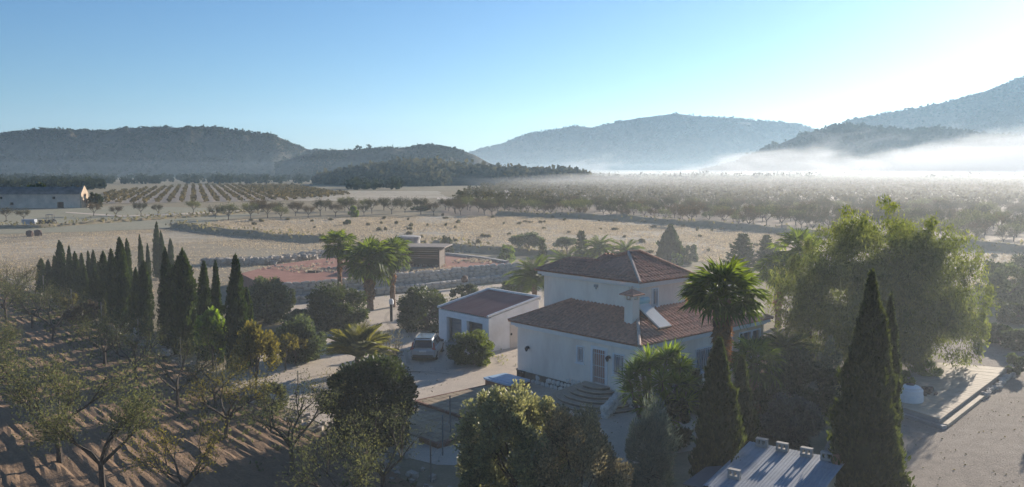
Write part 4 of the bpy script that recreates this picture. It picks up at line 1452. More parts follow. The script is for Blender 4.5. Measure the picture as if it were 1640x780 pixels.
def bush(name, label, cat, uv, wpx, hpx, leaf, n=6000, size=.11, clumps=45, cr=.30, asp=.5, stem=.25, bark='bark', shell=.5, group=None, z=0.0, deep=1.0, axisup=.3, flat=True, lift=0.0, jit=.6):
    """A shrub or small tree sized from its picture size; uv is where it meets the ground."""
    p = G(uv[0], uv[1], z)
    k = 1 / PPM(p)
    rx, h = wpx * k / 2, hpx * k
    root = thing(name, label, cat, (p.x, p.y + rx * .4, z), random.uniform(0, 6), group)
    h0 = h * lift
    rz = (h - h0) / 2
    if not lift:
        h0, rz = -h * .16, h * .58
        flat = False
    pts, out, cc = blob_points(n, (rx, rx * deep, rz), clumps, cr, flat, shell)
    pts[:, 2] += h0 + rz
    pts[:, 2] = np.where(pts[:, 2] < .04, .04 + np.abs(RNG.normal(size=len(pts))) * h * .12, pts[:, 2])
    out = out + np.array([0, 0, axisup])
    cm = quads(leaves(pts, out, np.full(n, size), asp, jit), M[leaf], 'crown')
    link(cm, 'crown', root)
    tg = cc[RNG.choice(len(cc), min(len(cc), 9), False)] * .8 + np.array([0, 0, h0 + rz])
    tg[:, 2] = np.maximum(tg[:, 2], .3)
    link(limbs((0, 0, 0), tg, max(.05, rx * .06), M[bark], 'trunk', max(.15, h * stem)), 'trunk', root)
    return root


def almond_meshes(seed, h, n, size, leaf, bark='bark', fullness=1.0, nl=4, name_c='crown', dense=1.0):
    """Vase shaped orchard tree: trunk, crooked limbs and twigs, leaves along the twigs."""
    rr = random.Random(seed)
    mb = MB()
    tr = h * .021
    ht = h * rr.uniform(.20, .26)
    top = Vector((rr.uniform(-.1, .1), rr.uniform(-.1, .1), ht))
    mb.tube([(0, 0, -.1), (0, 0, ht * .3), top], [tr * 1.4, tr * 1.05, tr], 7)
    tips = []
    for i in range(nl):
        an = 2 * math.pi * (i + rr.uniform(-.25, .25)) / nl
        d1 = Vector((math.cos(an), math.sin(an), rr.uniform(.7, 1.15))).normalized()
        p1 = top + d1 * h * rr.uniform(.24, .32)
        mb.tube([top - Vector((0, 0, .03)), top.lerp(p1, .5) + Vector((rr.uniform(-.05, .05), rr.uniform(-.05, .05), rr.uniform(-.02, .06))) * h * .5, p1], [tr * .75, tr * .58, tr * .42], 5)
        for j in range(3):
            d2 = (d1 + Vector((rr.uniform(-.8, .8), rr.uniform(-.8, .8), rr.uniform(-.1, .8)))).normalized()
            p2 = p1 + d2 * h * rr.uniform(.2, .3)
            mb.tube([p1, p1.lerp(p2, .5) + Vector((rr.uniform(-.05, .05), rr.uniform(-.05, .05), .02)) * h * .5, p2], [tr * .38, tr * .26, tr * .16], 4)
            for q in range(4):
                st = p1.lerp(p2, rr.uniform(.3, 1))
                d3 = (d2 + Vector((rr.uniform(-1, 1), rr.uniform(-1, 1), rr.uniform(-.4, 1.3)))).normalized()
                p3 = st + d3 * h * rr.uniform(.14, .30)
                mb.tube([st, p3], [tr * .14, tr * .05], 3, False)
                tips.append((st, p3))
            tips.append((p1.lerp(p2, .4), p2))
    A_ = np.array([t[0][:] for t in tips])
    B_ = np.array([t[1][:] for t in tips])
    wt = RNG.uniform(.2, 1, len(tips))
    k = RNG.choice(len(tips), n, p=wt / wt.sum())
    t = RNG.uniform(.15, 1.08, n)[:, None]
    c = A_[k] * (1 - t) + B_[k] * t + RNG.normal(size=(n, 3)) * h * .026 * fullness
    d = unit(B_[k] - A_[k]) + np.array([0, 0, -.1])
    return mb.mesh('trunk', M[bark]), quads(leaves(c, d, np.full(n, size), .42, .8), M[leaf], name_c)


def tree_from(meshes, name, label, cat, loc, rz, sc, group=None):
    r_ = thing(name, label, cat, loc, rz, group)
    r_.scale = (sc, sc, sc) if not hasattr(sc, '__len__') else sc
    link(meshes[0], 'trunk', r_)
    link(meshes[1], 'crown', r_)
    return r_


def cypress_meshes(seed, n, size, leaf, column=True, lean=.04, slim=1.0, wob=.17, topp=.9):
    """Unit column cypress: height 1, greatest radius 1 (scaled when placed)."""
    g = np.random.default_rng(seed)
    topp = .75 + .5 * ((seed * 37) % 10) / 10
    z = g.uniform(0.03, 1.0, n) ** 1.0
    prof = np.interp(z, [0, .04, .12, .3, .55, .8, .93, 1.0], [.85, .95, 1.0, 1.0, .90, .60 * topp, .33 * topp, .04] if column else [.75, .9, 1.0, .98, .74, .40, .17, .02])
    an = g.uniform(0, 2 * np.pi, n)
    lump = 1 + wob * np.sin(an * 3 + z * 9 + seed) + wob * .8 * np.sin(an * 5 - z * 23 + seed * 2) + wob * .5 * np.sin(z * 47 + an * 2)
    r = prof * lump * g.uniform(.62, 1.04, n) ** .5 * np.where(g.uniform(0, 1, n) > .94, 1.16, 1.0)
    z = z + np.where(z > .9, g.normal(size=n) * .012, 0)
    c = np.stack([r * np.cos(an), r * np.sin(an), z], 1)
    mb = MB()
    mb.lathe([(.5, .02), (.78, .12), (.80, .3), (.70, .55), (.40, .8), (.04, .93)] if column else [(.5, .02), (.78, .12), (.80, .3), (.55, .55), (.28, .8), (.04, .93)], 9)
    return c, an, mb


def cypress(label, uv, vtop, wpx, seed, n=4200, leaf='l_cypress', size=None, group='cypresses in the grove', name='cypress', lean=0.0, core=True):
    p = G(*uv)
    k = 1 / PPM(p)
    h = (uv[1] - vtop) * k * 1.005
    r = wpx * k / 2
    root = thing(name, label, 'cypress', p, 0, group)
    c, an, mb = cypress_meshes(seed, n, 0, leaf, seed not in (77, 78, 81))
    c = c * np.array([r, r, h])
    c[:, 0] += lean * h * (c[:, 2] / h) ** 2
    ax = np.stack([np.cos(an) * .35, np.sin(an) * .35, np.ones(n)], 1)
    s = size or max(.10, r * .20)
    link(quads(leaves(c, ax, np.full(n, s), .38, .38), M[leaf], 'crown'), 'crown', root)
    V = np.concatenate(mb.v) * np.array([r, r, h])
    V[:, 0] += lean * h * (V[:, 2] / h) ** 2
    me = bpy.data.meshes.new('inner_foliage')
    me.from_pydata(V.tolist(), [], mb.f)
    me.materials.append(M[leaf])
    link(me, 'inner_foliage', root)
    link(MB().tube([(0, 0, -.1), (0, 0, h * .1), (lean * h * .2, 0, h * .6)], [max(.06, r * .16), max(.05, r * .13), .03], 7).mesh('trunk', M['bark']), 'trunk', root)
    return root


# ------------------------------------------------------------------ palms
def fan_frond(seed, leaf, L=1.0, droop=.35, nseg=22):
    """Fan palm leaf on its stalk, along +x."""
    g = random.Random(seed)
    mb = MB()
    st = L * .62
    pts = [(0, 0, 0), (st * .5, 0, st * .06), (st, 0, 0)]
    mb.tube(pts, [.028, .02, .014], 4, False)
    for i in range(nseg):
        a = R(-118 + 236 * i / (nseg - 1)) + g.uniform(-.03, .03)
        a2 = R(236 / (nseg - 1)) * .5
        l = L * .60 * (1 - .28 * abs(a) / R(118)) * g.uniform(.88, 1.08)
        dz = -droop * g.uniform(.5, 1.5)
        f = .018 * (1 if i % 2 else -1)
        c0 = (st, 0, 0)
        m1 = (st + l * .62 * math.cos(a - a2), l * .62 * math.sin(a - a2), dz * l * .22 - f)
        m2 = (st + l * .62 * math.cos(a + a2), l * .62 * math.sin(a + a2), dz * l * .22 + f)
        e = (st + l * math.cos(a), l * math.sin(a), dz * l)
        mb.add([c0, m1, e, m2], [(0, 1, 2, 3)])
    return mb.mesh('frond', M[leaf])


def date_frond(seed, leaf, L=1.0, nl=26, arch=.5):
    """Feather leaf along +x, arching down at the tip."""
    g = random.Random(seed)
    mb = MB()

    def sp(t):
        return Vector((L * (t - .10 * t * t), 0, L * (.18 * t - arch * t * t)))
    mb.tube([sp(t) for t in (0, .25, .5, .75, 1)], [.03, .024, .018, .012, .004], 4, False)
    for i in range(nl):
        t = .12 + .86 * i / (nl - 1)
        p = sp(t)
        tn = (sp(min(1, t + .02)) - sp(t - .02)).normalized()
        for s_ in (-1, 1):
            l = L * .30 * (math.sin(math.pi * (.12 + .80 * t)) ** .7) * g.uniform(.85, 1.1)
            d = (tn * .75 + Vector((0, s_, .28 + g.uniform(-.15, .15))) * .8).normalized()
            e = p + d * l + Vector((0, 0, -.12 * l))
            wv_ = tn * L * .016
            mb.add([tuple(p - wv_), tuple(p + d * l * .5 + Vector((0, 0, .01)) + wv_ * .4), tuple(e), tuple(p + wv_)], [(0, 1, 2, 3)])
    return mb.mesh('frond', M[leaf])


FAN = [fan_frond(i, 'l_fan', 1.0, .30 + .12 * (i % 3)) for i in range(4)]
FAN_DEAD = [fan_frond(20 + i, 'thatch', 1.0, .7, 14) for i in range(2)]
DATE = [date_frond(i, 'l_date', 1.0, 30, .26 + .12 * i) for i in range(3)]
DATEG = [date_frond(i + 7, 'l_fan', 1.0, 24, .40 + .12 * i) for i in range(3)]


def palm(name, label, uv, vtop, wpx, fr, nfr, trunk_r, skirt=0, group=None, elev=(-35, 80), crown_low=0.0, bark='palmbark', z=0.0, lean=0.0, vcrown=None):
    """Palm: vtop is the top of the crown in the photo, wpx the spread of the crown."""
    p = G(uv[0], uv[1], z)
    k = 1 / PPM(p)
    Lf = wpx * k / 2
    H_ = (uv[1] - (vcrown if vcrown else vtop + wpx * .42)) * k
    H_ = max(H_, .25)
    root = thing(name, label, 'palm tree', p, random.uniform(0, 6), group)
    lv = Vector((lean * math.cos(-root.rotation_euler.z), lean * math.sin(-root.rotation_euler.z), 0))
    mb = MB()
    nr = max(3, int(H_ / .16))
    pts = [lv * (i / nr) ** 2 + Vector((0, 0, -.1 + (H_ + .1) * i / nr)) for i in range(nr + 1)]
    rad = [trunk_r * (1.25 - .3 * min(1, i / nr * 2)) * (1.0 + .10 * (i % 2)) for i in range(nr + 1)]
    mb.tube([tuple(q_) for q_ in pts], rad, 9)
    link(mb.mesh('trunk', M[bark]), 'trunk', root)
    ctr = lv + Vector((0, 0, H_))
    ga = 2.399963
    for i in range(nfr):
        t = (i + .5) / nfr
        el = R(elev[1] + (elev[0] - elev[1]) * t ** .75) + random.uniform(-.12, .12)
        o = bpy.data.objects.new('frond', random.choice(fr))
        COL.objects.link(o)
        o.parent = root
        o.location = ctr + Vector((0, 0, .12 * (1 - t)))
        o.rotation_euler = (random.uniform(-.35, .35), -el, i * ga)
        s_ = Lf * random.uniform(.85, 1.08) * (1.0 if t > .15 else .85)
        o.scale = (s_, s_, s_)
    for i in range(skirt):
        t = (i + .5) / skirt
        o = bpy.data.objects.new('dead_frond', random.choice(FAN_DEAD))
        COL.objects.link(o)
        o.parent = root
        o.location = lv + Vector((0, 0, H_ - .1 - t * min(H_ * .45, Lf * 1.1)))
        o.rotation_euler = (random.uniform(-.6, .6), R(66) + random.uniform(-.1, .25), i * ga)
        s_ = Lf * random.uniform(.48, .72)
        o.scale = (s_, s_ * .8, s_)
    return root


def rosette(seed, leaf, n=120, L=.85):
    g = np.random.default_rng(seed)
    d = unit(g.normal(size=(n, 3)) + np.array([0, 0, .35]))
    d = d[d[:, 2] > -.55]
    m = len(d)
    l = g.uniform(.75, 1.1, m)[:, None] * L
    b = unit(np.cross(d, np.array([0, 0, 1.0]) + g.normal(size=(m, 3)) * .2)) * L * .045
    P = np.stack([d * .05 - b * .5, d * l * .5 - b, d * l + np.array([0, 0, -.10 * L]), d * l * .5 + b], 1)
    return quads(P, M[leaf], 'rosette')


ROS = [rosette(i, 'l_yucca') for i in range(3)]


def yucca(name, label, uv, heads, k_scale=1.0, ros=None, sz=1.0):
    p = G(*uv)
    k = 1 / PPM(p)
    root = thing(name, label, 'yucca', p)
    for (u, v, s_, dy) in heads:
        c = Vector(((u - uv[0]) * k, dy, (uv[1] - v) * k + dy * .25))
        o = link(random.choice(ros or ROS), 'rosette', root)
        o.location = c
        o.scale = [s_ * sz] * 3
        o.rotation_euler = (random.uniform(-.3, .3), random.uniform(-.3, .3), random.uniform(0, 6))
        MB().tube([(c.x * .25, c.y * .3, -.1), (c.x * .7, c.y * .8, c.z * .5), tuple(c)], [.13, .10, .07], 6).build('stem', M['palebark'], root)
    return root

# ------------------------------------------------------------------ the cypress grove on the left
CY = [  # u, vbase, vtop, width px, label
    (67, 469, 415, 15, 'slim dark cypress standing at the outer end of the grove by the golden field'),
    (80, 474, 417, 13, 'slim cypress second from the outer end of the grove'),
    (91, 478, 410, 12, 'narrow cypress third from the outer end, just before the tall one'),
    (101, 482, 387, 17, 'tallest pointed cypress of the outer clump'),
    (112, 470, 395, 10, 'needle thin cypress just behind the tallest one of the outer clump'),
    (116, 488, 418, 16, 'blunt low cypress beside the tallest one of the outer clump'),
    (125, 492, 404, 13, 'narrow pointed cypress in the middle of the outer clump'),
    (132, 474, 406, 11, 'thin cypress in the rear of the outer clump, shorter of two'),
    (138, 497, 428, 14, 'short cypress in the front row of the outer clump'),
    (145, 478, 403, 10, 'first of two thin twin cypresses at the rear of the outer clump'),
    (152, 480, 402, 11, 'second of two thin twin cypresses at the rear of the outer clump'),
    (154, 506, 431, 19, 'broad blunt headed cypress closing the outer clump before the gap'),
    (161, 488, 420, 10, 'stubby cypress behind the broad blunt headed one'),
    (171, 514, 404, 17, 'straight cypress first after the gap in the row'),
    (184, 520, 401, 18, 'straight round topped cypress second after the gap in the row'),
    (200, 528, 383, 26, 'tall thick cypress with a narrow top, third after the gap'),
    (209, 500, 384, 12, 'slender dark cypress half hidden behind the tall thick one'),
    (229, 478, 378, 9, 'needle thin tall cypress rising against the field, taller of two'),
    (239, 472, 392, 8, 'needle thin lower cypress rising against the field, shorter of two'),
    (219, 535, 430, 18, 'low cypress in the front row between two tall ones'),
    (234, 541, 420, 22, 'mid height cypress with ragged sides in the front row'),
    (252, 446, 357, 12, 'tallest far cypress standing apart at the back of the grove'),
    (261, 448, 371, 12, 'far cypress touching the tallest one at the back of the grove'),
    (275, 446, 383, 9, 'lone thin far cypress at the inner back edge of the grove'),
    (268, 556, 400, 22, 'high shouldered cypress in the front row before the far tall pair'),
    (280, 560, 428, 20, 'lower cypress leaning on the high shouldered one'),
    (300, 570, 404, 35, 'broadest cypress of the grove with a rounded top'),
    (330, 580, 420, 21, 'blunt cypress just past the broadest one'),
    (350, 585, 421, 18, 'slim straight cypress between the blunt one and the pointed end tree'),
    (382, 596, 411, 34, 'broad pointed cypress at the house end of the grove'),
    (401, 590, 462, 17, 'low cypress shoot beside the broad pointed one at the house end'),
]
for i, (u, vb, vt, wp, lab) in enumerate(CY):
    cypress(lab, (u, vb), vt, wp * (1.0 if i < 13 else 1.06), i + 1, 4200 if wp > 15 else 2600, lean=random.uniform(-.025, .025))
cypress('massive old cypress towering over the shed and the gravel drive', (1382, 838), 443, 98, 77, 30000, 'l_bigcypress', .11, None)
cypress('ragged second stem of the old cypress, sunlit along its drive side', (1414, 805), 478, 48, 78, 12000, 'l_bigcypress', .11, None)
cypress('dark cypress wrapped round the foot of the tall fan palm', (1146, 822), 545, 66, 79, 15000, 'l_bigcypress', .11, None)
cypress('shorter dark cypress beside the shed roof, next to the fan palm', (1184, 775), 572, 44, 80, 9000, 'l_bigcypress', .11, None)
cypress('small broad cone shaped cypress behind the villa roof', (1073, 424), 363, 40, 81, 4500, 'l_cypress', None, None)


# ------------------------------------------------------------------ garden shrubs and trees
B_ = bush
B_('carob_tree', 'large rounded dark olive tree before the red terrace wall', 'tree', (535, 530), 114, 75, 'l_carob', 15000, .13, 60, .28)
B_('shrub', 'rounded dark shrub at the corner of the garage, behind the car', 'shrub', (682, 533), 112, 74, 'l_carob', 13000, .12, 50, .28)
B_('shrub', 'low green shrub behind the garage roof edge', 'shrub', (742, 497), 58, 42, 'l_dark', 5000, .12, 26, .3)
B_('shrub', 'round bright rimmed shrub on a short stem before the garage bays', 'shrub', (756, 588), 80, 58, 'l_shade', 12000, .085, 50, .26)
B_('shrub', 'big dark shrub over the fence beside the tiled terrace', 'shrub', (590, 716), 176, 142, 'l_carob', 30000, .10, 80, .24)
B_('olive_tree', 'grey green olive tree between the yellow saplings and the feather palm', 'tree', (478, 580), 92, 76, 'l_olive', 10000, .11, 44, .3)
B_('olive_tree', 'taller olive tree behind the house end of the cypress grove', 'tree', (424, 520), 80, 80, 'l_olive', 11000, .12, 50, .3)
B_('olive_tree', 'olive tree partly hidden behind the tall olive, near the wall', 'tree', (450, 503), 44, 48, 'l_dark', 5000, .12, 26, .3)
B_('shrub', 'low pale shrub at the foot of the two olives by the gravel', 'shrub', (470, 532), 60, 38, 'l_olive', 3500, .11, 24, .32)
B_('fig_tree', 'bright light green tree in front of the slim cypresses', 'tree', (338, 596), 58, 105, 'l_bright', 3800, .17, 28, .34, asp=.7, lift=.15)
B_('young_tree', 'tall yellow green tree with upright shoots by the fence post', 'tree', (404, 640), 84, 125, 'l_almond_y', 5200, .105, 40, .30, axisup=1.2, lift=.1)
B_('young_tree', 'small yellowing sapling behind the fence post', 'tree', (455, 596), 48, 62, 'l_almond_y', 1600, .10, 20, .32, axisup=.8, lift=.2)
B_('young_tree', 'thin sapling with sparse yellow leaves on the path edge', 'tree', (473, 588), 42, 52, 'l_almond_y', 800, .10, 14, .30, axisup=.6, lift=.3)
B_('loquat_bush', 'large pale green bush below the curved steps', 'bush', (826, 860), 216, 246, 'l_oleander', 60000, .075, 130, .18)
B_('brown_bush', 'brownish thin leaved bush between the pale green one and the silvery one', 'bush', (930, 880), 180, 232, 'l_brown', 34000, .062, 100, .22, axisup=.9)
B_('silver_shrub', 'silvery spiky shrub at the foot of the steps', 'shrub', (1042, 810), 100, 170, 'l_silver', 13000, .13, 34, .30, asp=.14, axisup=.8)
B_('shrub', 'grey green shrub against the villa wall beside the yuccas', 'shrub', (1108, 665), 58, 86, 'l_olive', 5500, .10, 26, .30)
B_('hedge', 'dark clipped hedge mass between the fan palms and the old cypress', 'hedge', (1288, 668), 150, 98, 'l_dark', 17000, .10, 60, .24)
B_('lavender_bush', 'rounded grey blue bush behind the shed roof', 'bush', (1278, 714), 108, 80, 'l_lavender', 12000, .085, 44, .24)
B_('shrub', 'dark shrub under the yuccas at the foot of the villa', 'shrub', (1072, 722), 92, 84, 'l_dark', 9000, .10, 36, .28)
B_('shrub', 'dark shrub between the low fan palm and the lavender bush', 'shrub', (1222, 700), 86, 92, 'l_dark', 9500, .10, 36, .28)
B_('shrub', 'pale leafed shrub rising beside the old cypress', 'shrub', (1330, 640), 44, 108, 'l_oleander', 4200, .10, 26, .3)
B_('shrub', 'twiggy flowering shrub standing over the shed roof', 'shrub', (1264, 830), 66, 86, 'l_almond_y', 1100, .07, 20, .3, axisup=1.0)
B_('shrub', 'rounded green shrub on the bank behind the red terrace', 'shrub', (811, 424), 32, 34, 'l_grass', 3000, .14, 20, .3)
B_('olive_tree', 'flat topped olive tree in the dry field behind the terrace', 'tree', (846, 409), 62, 36, 'l_olive', 4500, .17, 28, .3, lift=.15)
B_('olive_tree', 'rounder olive tree in the dry field nearer the feather palms', 'tree', (908, 407), 42, 28, 'l_olive', 3200, .17, 22, .3, lift=.15)
B_('field_tree', 'single small dark tree just behind the timber shelter', 'tree', (715, 407), 24, 32, 'l_dark', 2200, .16, 16, .32)
B_('shrub', 'green shrub between the terrace wall and the villa', 'shrub', (830, 474), 62, 32, 'l_olive', 4500, .12, 26, .3)
B_('shrub', 'leafy shrub to the side of the cone shaped cypress', 'shrub', (1104, 424), 34, 34, 'l_olive', 3000, .14, 18, .3)
B_('shrub', 'small bright shrub right at the roof corner behind the villa', 'shrub', (1085, 428), 26, 28, 'l_bright', 1200, .13, 12, .3)
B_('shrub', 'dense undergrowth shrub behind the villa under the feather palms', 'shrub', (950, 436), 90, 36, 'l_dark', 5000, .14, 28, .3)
B_('shrub', 'tall grey shrub in the shade beyond the pepper tree', 'shrub', (1622, 490), 74, 70, 'l_olive', 6500, .15, 36, .28)
B_('shrub', 'low grey shrub in the shade nearest the platform end', 'shrub', (1640, 562), 60, 36, 'l_olive', 5500, .12, 30, .28)
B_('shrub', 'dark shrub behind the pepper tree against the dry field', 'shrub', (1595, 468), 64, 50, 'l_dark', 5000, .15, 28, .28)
B_('shrub', 'grassy green clump under the skirt of the pepper tree', 'shrub', (1490, 612), 60, 34, 'l_bright', 2600, .16, 18, .3, asp=.16, axisup=1.6)
B_('shrub', 'small green shrub growing against the white planter', 'shrub', (1452, 628), 28, 40, 'l_grass', 1800, .10, 14, .3)
B_('shrub', 'bare brown scrubby bush beside the feather palm and the car', 'shrub', (622, 588), 50, 66, 'l_brown', 1300, .08, 22, .3, axisup=1.0)
B_('shrub', 'low green shrub at the fence below the yellow green tree', 'shrub', (432, 664), 60, 54, 'l_almond', 2800, .09, 22, .3)
B_('shrub', 'yellowing thorny shrub on the fence before the outer clump of cypresses', 'shrub', (128, 518), 60, 38, 'l_rust', 2600, .13, 24, .3)
B_('shrub', 'green yellow shrub on the fence nearer the gap in the cypresses', 'shrub', (106, 496), 48, 30, 'l_almond_y', 1800, .13, 18, .3)
B_('shrub', 'pale upright shrub in the gap between the cypress clumps', 'shrub', (164, 520), 16, 42, 'l_almond', 1300, .12, 10, .3)

B_('olive_tree', 'grey olive tree beside the gravel drive past the end of the platform', 'tree', (1752, 648), 120, 118, 'l_olive', 9000, .13, 44, .28)
B_('shrub', 'dark shrub in the shade between the pepper tree and the rocks', 'shrub', (1606, 552), 60, 30, 'l_dark', 5500, .13, 30, .28)
B_('shrub', 'dusty shrub in the shade halfway up the slope past the pepper tree', 'shrub', (1640, 520), 70, 36, 'l_carob', 5500, .13, 30, .28)
B_('shrub', 'small pale shrub at the end of the row of rocks', 'shrub', (1632, 602), 44, 34, 'l_olive', 2600, .10, 18, .3)
B_('shrub', 'dusty green shrub at the field edge past the pepper tree', 'shrub', (1650, 452), 72, 44, 'l_carob', 4500, .16, 26, .3)
# pepper tree, weeping
p = G(1452, 628)
k = 1 / PPM(p)
root = thing('pepper_tree', 'huge spreading pepper tree with weeping light green foliage over the platform', 'tree', (24.0, p.y + 6.0, 0))
rx, hh = 192 * k, 290 * k
pts, out, cc = blob_points(80000, (rx, rx * .58, hh * .53), 190, .18, False, .55)
pts2, out2, _c = blob_points(26000, (rx * .8, rx * .46, hh * .45), 60, .30, False, .05)
pts3, out3, _c = blob_points(15000, (rx * 1.04, rx * .62, hh * .575), 110, .085, False, .93)
pts, out = np.concatenate([pts, pts2, pts3]), np.concatenate([out, out2, out3])
und = np.array([mnoise.noise((a * .55, b * .55, c_ * .55 + 3)) for a, b, c_ in pts])
pts = pts * (1 + und[:, None] * .16)
pts[:, 2] += hh * .47
strand = RNG.uniform(0, 1, len(pts)) ** 2 * .8
edge = np.clip(np.linalg.norm(pts[:, :2], axis=1) / rx, 0, 1)
pts[:, 2] -= strand * (0.3 + edge)
pts[:, 2] = np.where(pts[:, 2] < .5, RNG.uniform(.5, 3.2, len(pts)), pts[:, 2])
ax = np.stack([out[:, 0] * .3, out[:, 1] * .3, -np.ones(len(pts))], 1)
link(quads(leaves(pts, ax, np.full(len(pts), .13), .28, .7), M['l_pepper'], 'crown'), 'crown', root)
tg = cc[RNG.choice(len(cc), 16, False)] * .8 + np.array([0, 0, hh * .52])
tg[:, 2] = np.maximum(tg[:, 2], 2.6)
link(limbs((0, 0, 0), tg, .42, M['bark'], 'trunk', 1.5), 'trunk', root)
B_('pepper_tree', 'smaller yellow green pepper tree between the far fan palm and the huge one', 'tree', (1302, 585), 66, 150, 'l_pepper', 11000, .12, 54, .22, asp=.28, axisup=-.6, lift=.1)

# conifers behind the villa
def conifer(label, uv, vtop, wpx, seed, n=2600, leaf='l_dark', tiers=9):
    p = G(*uv)
    k = 1 / PPM(p)
    h, r = (uv[1] - vtop) * k, wpx * k / 2
    root = thing('conifer', label, 'conifer', p, random.uniform(0, 6))
    c, ax = [], []
    mb = MB().tube([(0, 0, -.1), (0, 0, h * .5), (0, 0, h * .98)], [r * .10, r * .07, .02], 6)
    for t in range(tiers):
        z = h * (.12 + .84 * t / (tiers - 1))
        rr_ = r * (1 - .82 * t / (tiers - 1))
        for b in range(7):
            an = b * 2 * math.pi / 7 + t * .8 + random.uniform(-.2, .2)
            d = np.array([math.cos(an), math.sin(an), .35])
            m = max(6, int(n / tiers / 7))
            tt = RNG.uniform(.1, 1, m)[:, None]
            pt = np.array([0, 0, z]) + d * rr_ * tt * random.uniform(.8, 1.1)
            c.append(pt + RNG.normal(size=(m, 3)) * h * .018)
            ax.append(np.repeat(d[None], m, 0))
            mb.tube([(0, 0, z), tuple(np.array([0, 0, z]) + d * rr_ * .9)], [.035, .01], 3, False)
    c, ax = np.concatenate(c), np.concatenate(ax)
    link(mb.mesh('trunk', M['bark']), 'trunk', root)
    link(quads(leaves(c, ax, np.full(len(c), h * .05), .3, .5), M[leaf], 'crown'), 'crown', root)


conifer('thin dark araucaria like conifer rising behind the villa by the round olive', (931, 430), 371, 34, 1)
conifer('small thin conifer rising over the feathery agave leaves near the garage', (869, 440), 384, 24, 2, 1500)
conifer('broad drooping dark conifer behind the crown of the tall fan palm', (1188, 446), 376, 70, 3, 4200)
conifer('dense pointed dark conifer beside the far fan palm', (1226, 444), 378, 44, 4, 3800)
conifer('slim conifer squeezed between the pointed conifer and the far fan palm', (1243, 440), 388, 20, 5, 1800)

# palms
palm('fan_palm', 'tall shaggy fan palm with a brown skirt in front of the villa', (1152, 742), 410, 124, FAN, 50, .36, 84, None, (-22, 84), vcrown=474)
palm('fan_palm', 'rearmost fan palm of the three by the red terrace, highest crown', (545, 486), 358, 54, FAN, 40, .22, 10, 'three fan palms by the gravel', (-45, 80), vcrown=392)
palm('fan_palm', 'middle fan palm of the three by the red terrace, darkest and widest crown', (593, 497), 381, 84, FAN, 52, .25, 22, 'three fan palms by the gravel', (-42, 80), vcrown=419)
palm('fan_palm', 'fan palm with clear bare trunk beside the white topped pillar', (629, 492), 381, 62, FAN, 42, .22, 12, 'three fan palms by the gravel', (-45, 80), vcrown=408)
palm('fan_palm', 'far fan palm with an open crown beside the huge pepper tree', (1276, 520), 366, 80, FAN, 30, .22, 14, None, (-35, 80), vcrown=402)
palm('fan_palm', 'shorter ragged fan palm standing before the far open crowned one', (1246, 525), 408, 72, FAN, 30, .22, 26, None, (-50, 75), vcrown=432)
palm('fan_palm', 'low bright fan palm in front of the sun room', (1204, 690), 540, 96, FAN, 30, .2, 12, None, (-30, 80), vcrown=580)
palm('date_palm', 'low spreading feather palm with yellowish fronds on the gravel', (576, 596), 516, 124, DATE, 60, .30, 0, None, (24, 88), vcrown=572)
palm('date_palm', 'upright feather palm seen over the villa roof, nearer the round olive', (960, 440), 372, 62, DATEG, 34, .2, 0, None, (-25, 82), vcrown=398)
palm('date_palm', 'feather palm seen over the villa roof apex', (1001, 440), 381, 64, DATEG, 32, .2, 0, None, (-15, 80), vcrown=406)
palm('date_palm', 'dark feather palm with long drooping fronds between garage and villa', (856, 496), 412, 100, DATEG, 40, .25, 0, None, (-20, 82), vcrown=446)
palm('date_palm', 'low dark feather palm in the bed behind the villa', (905, 446), 398, 74, DATEG, 26, .2, 0, None, (-15, 75), vcrown=422)
palm('cycad', 'low bright green cycad spreading beside the sun room', (1256, 605), 530, 96, DATEG, 40, .25, 0, None, (-8, 75), vcrown=562)
YH = [(1018, 598, .95, .2), (1040, 585, 1.0, .5), (1068, 582, 1.05, .6), (1090, 592, 1.0, .3), (1056, 604, 1.0, -.4), (1080, 610, 1.0, -.3), (1036, 618, .9, -.4), (1100, 614, .9, 0), (1010, 624, .9, -.2), (1060, 632, 1, -.6), (1006, 608, .9, 0), (1046, 640, .9, -.8), (1078, 640, 1, -.7), (1026, 640, .8, -.6), (1096, 638, .9, -.3), (1062, 596, 1.0, .9), (1030, 600, 1.0, .6), (1084, 580, .9, .9), (1066, 656, .9, -.8), (1040, 662, .9, -.8)]
yucca('yucca', 'branched yucca with spiky bright green heads at the corner of the villa', (1052, 705), YH, sz=1.2)

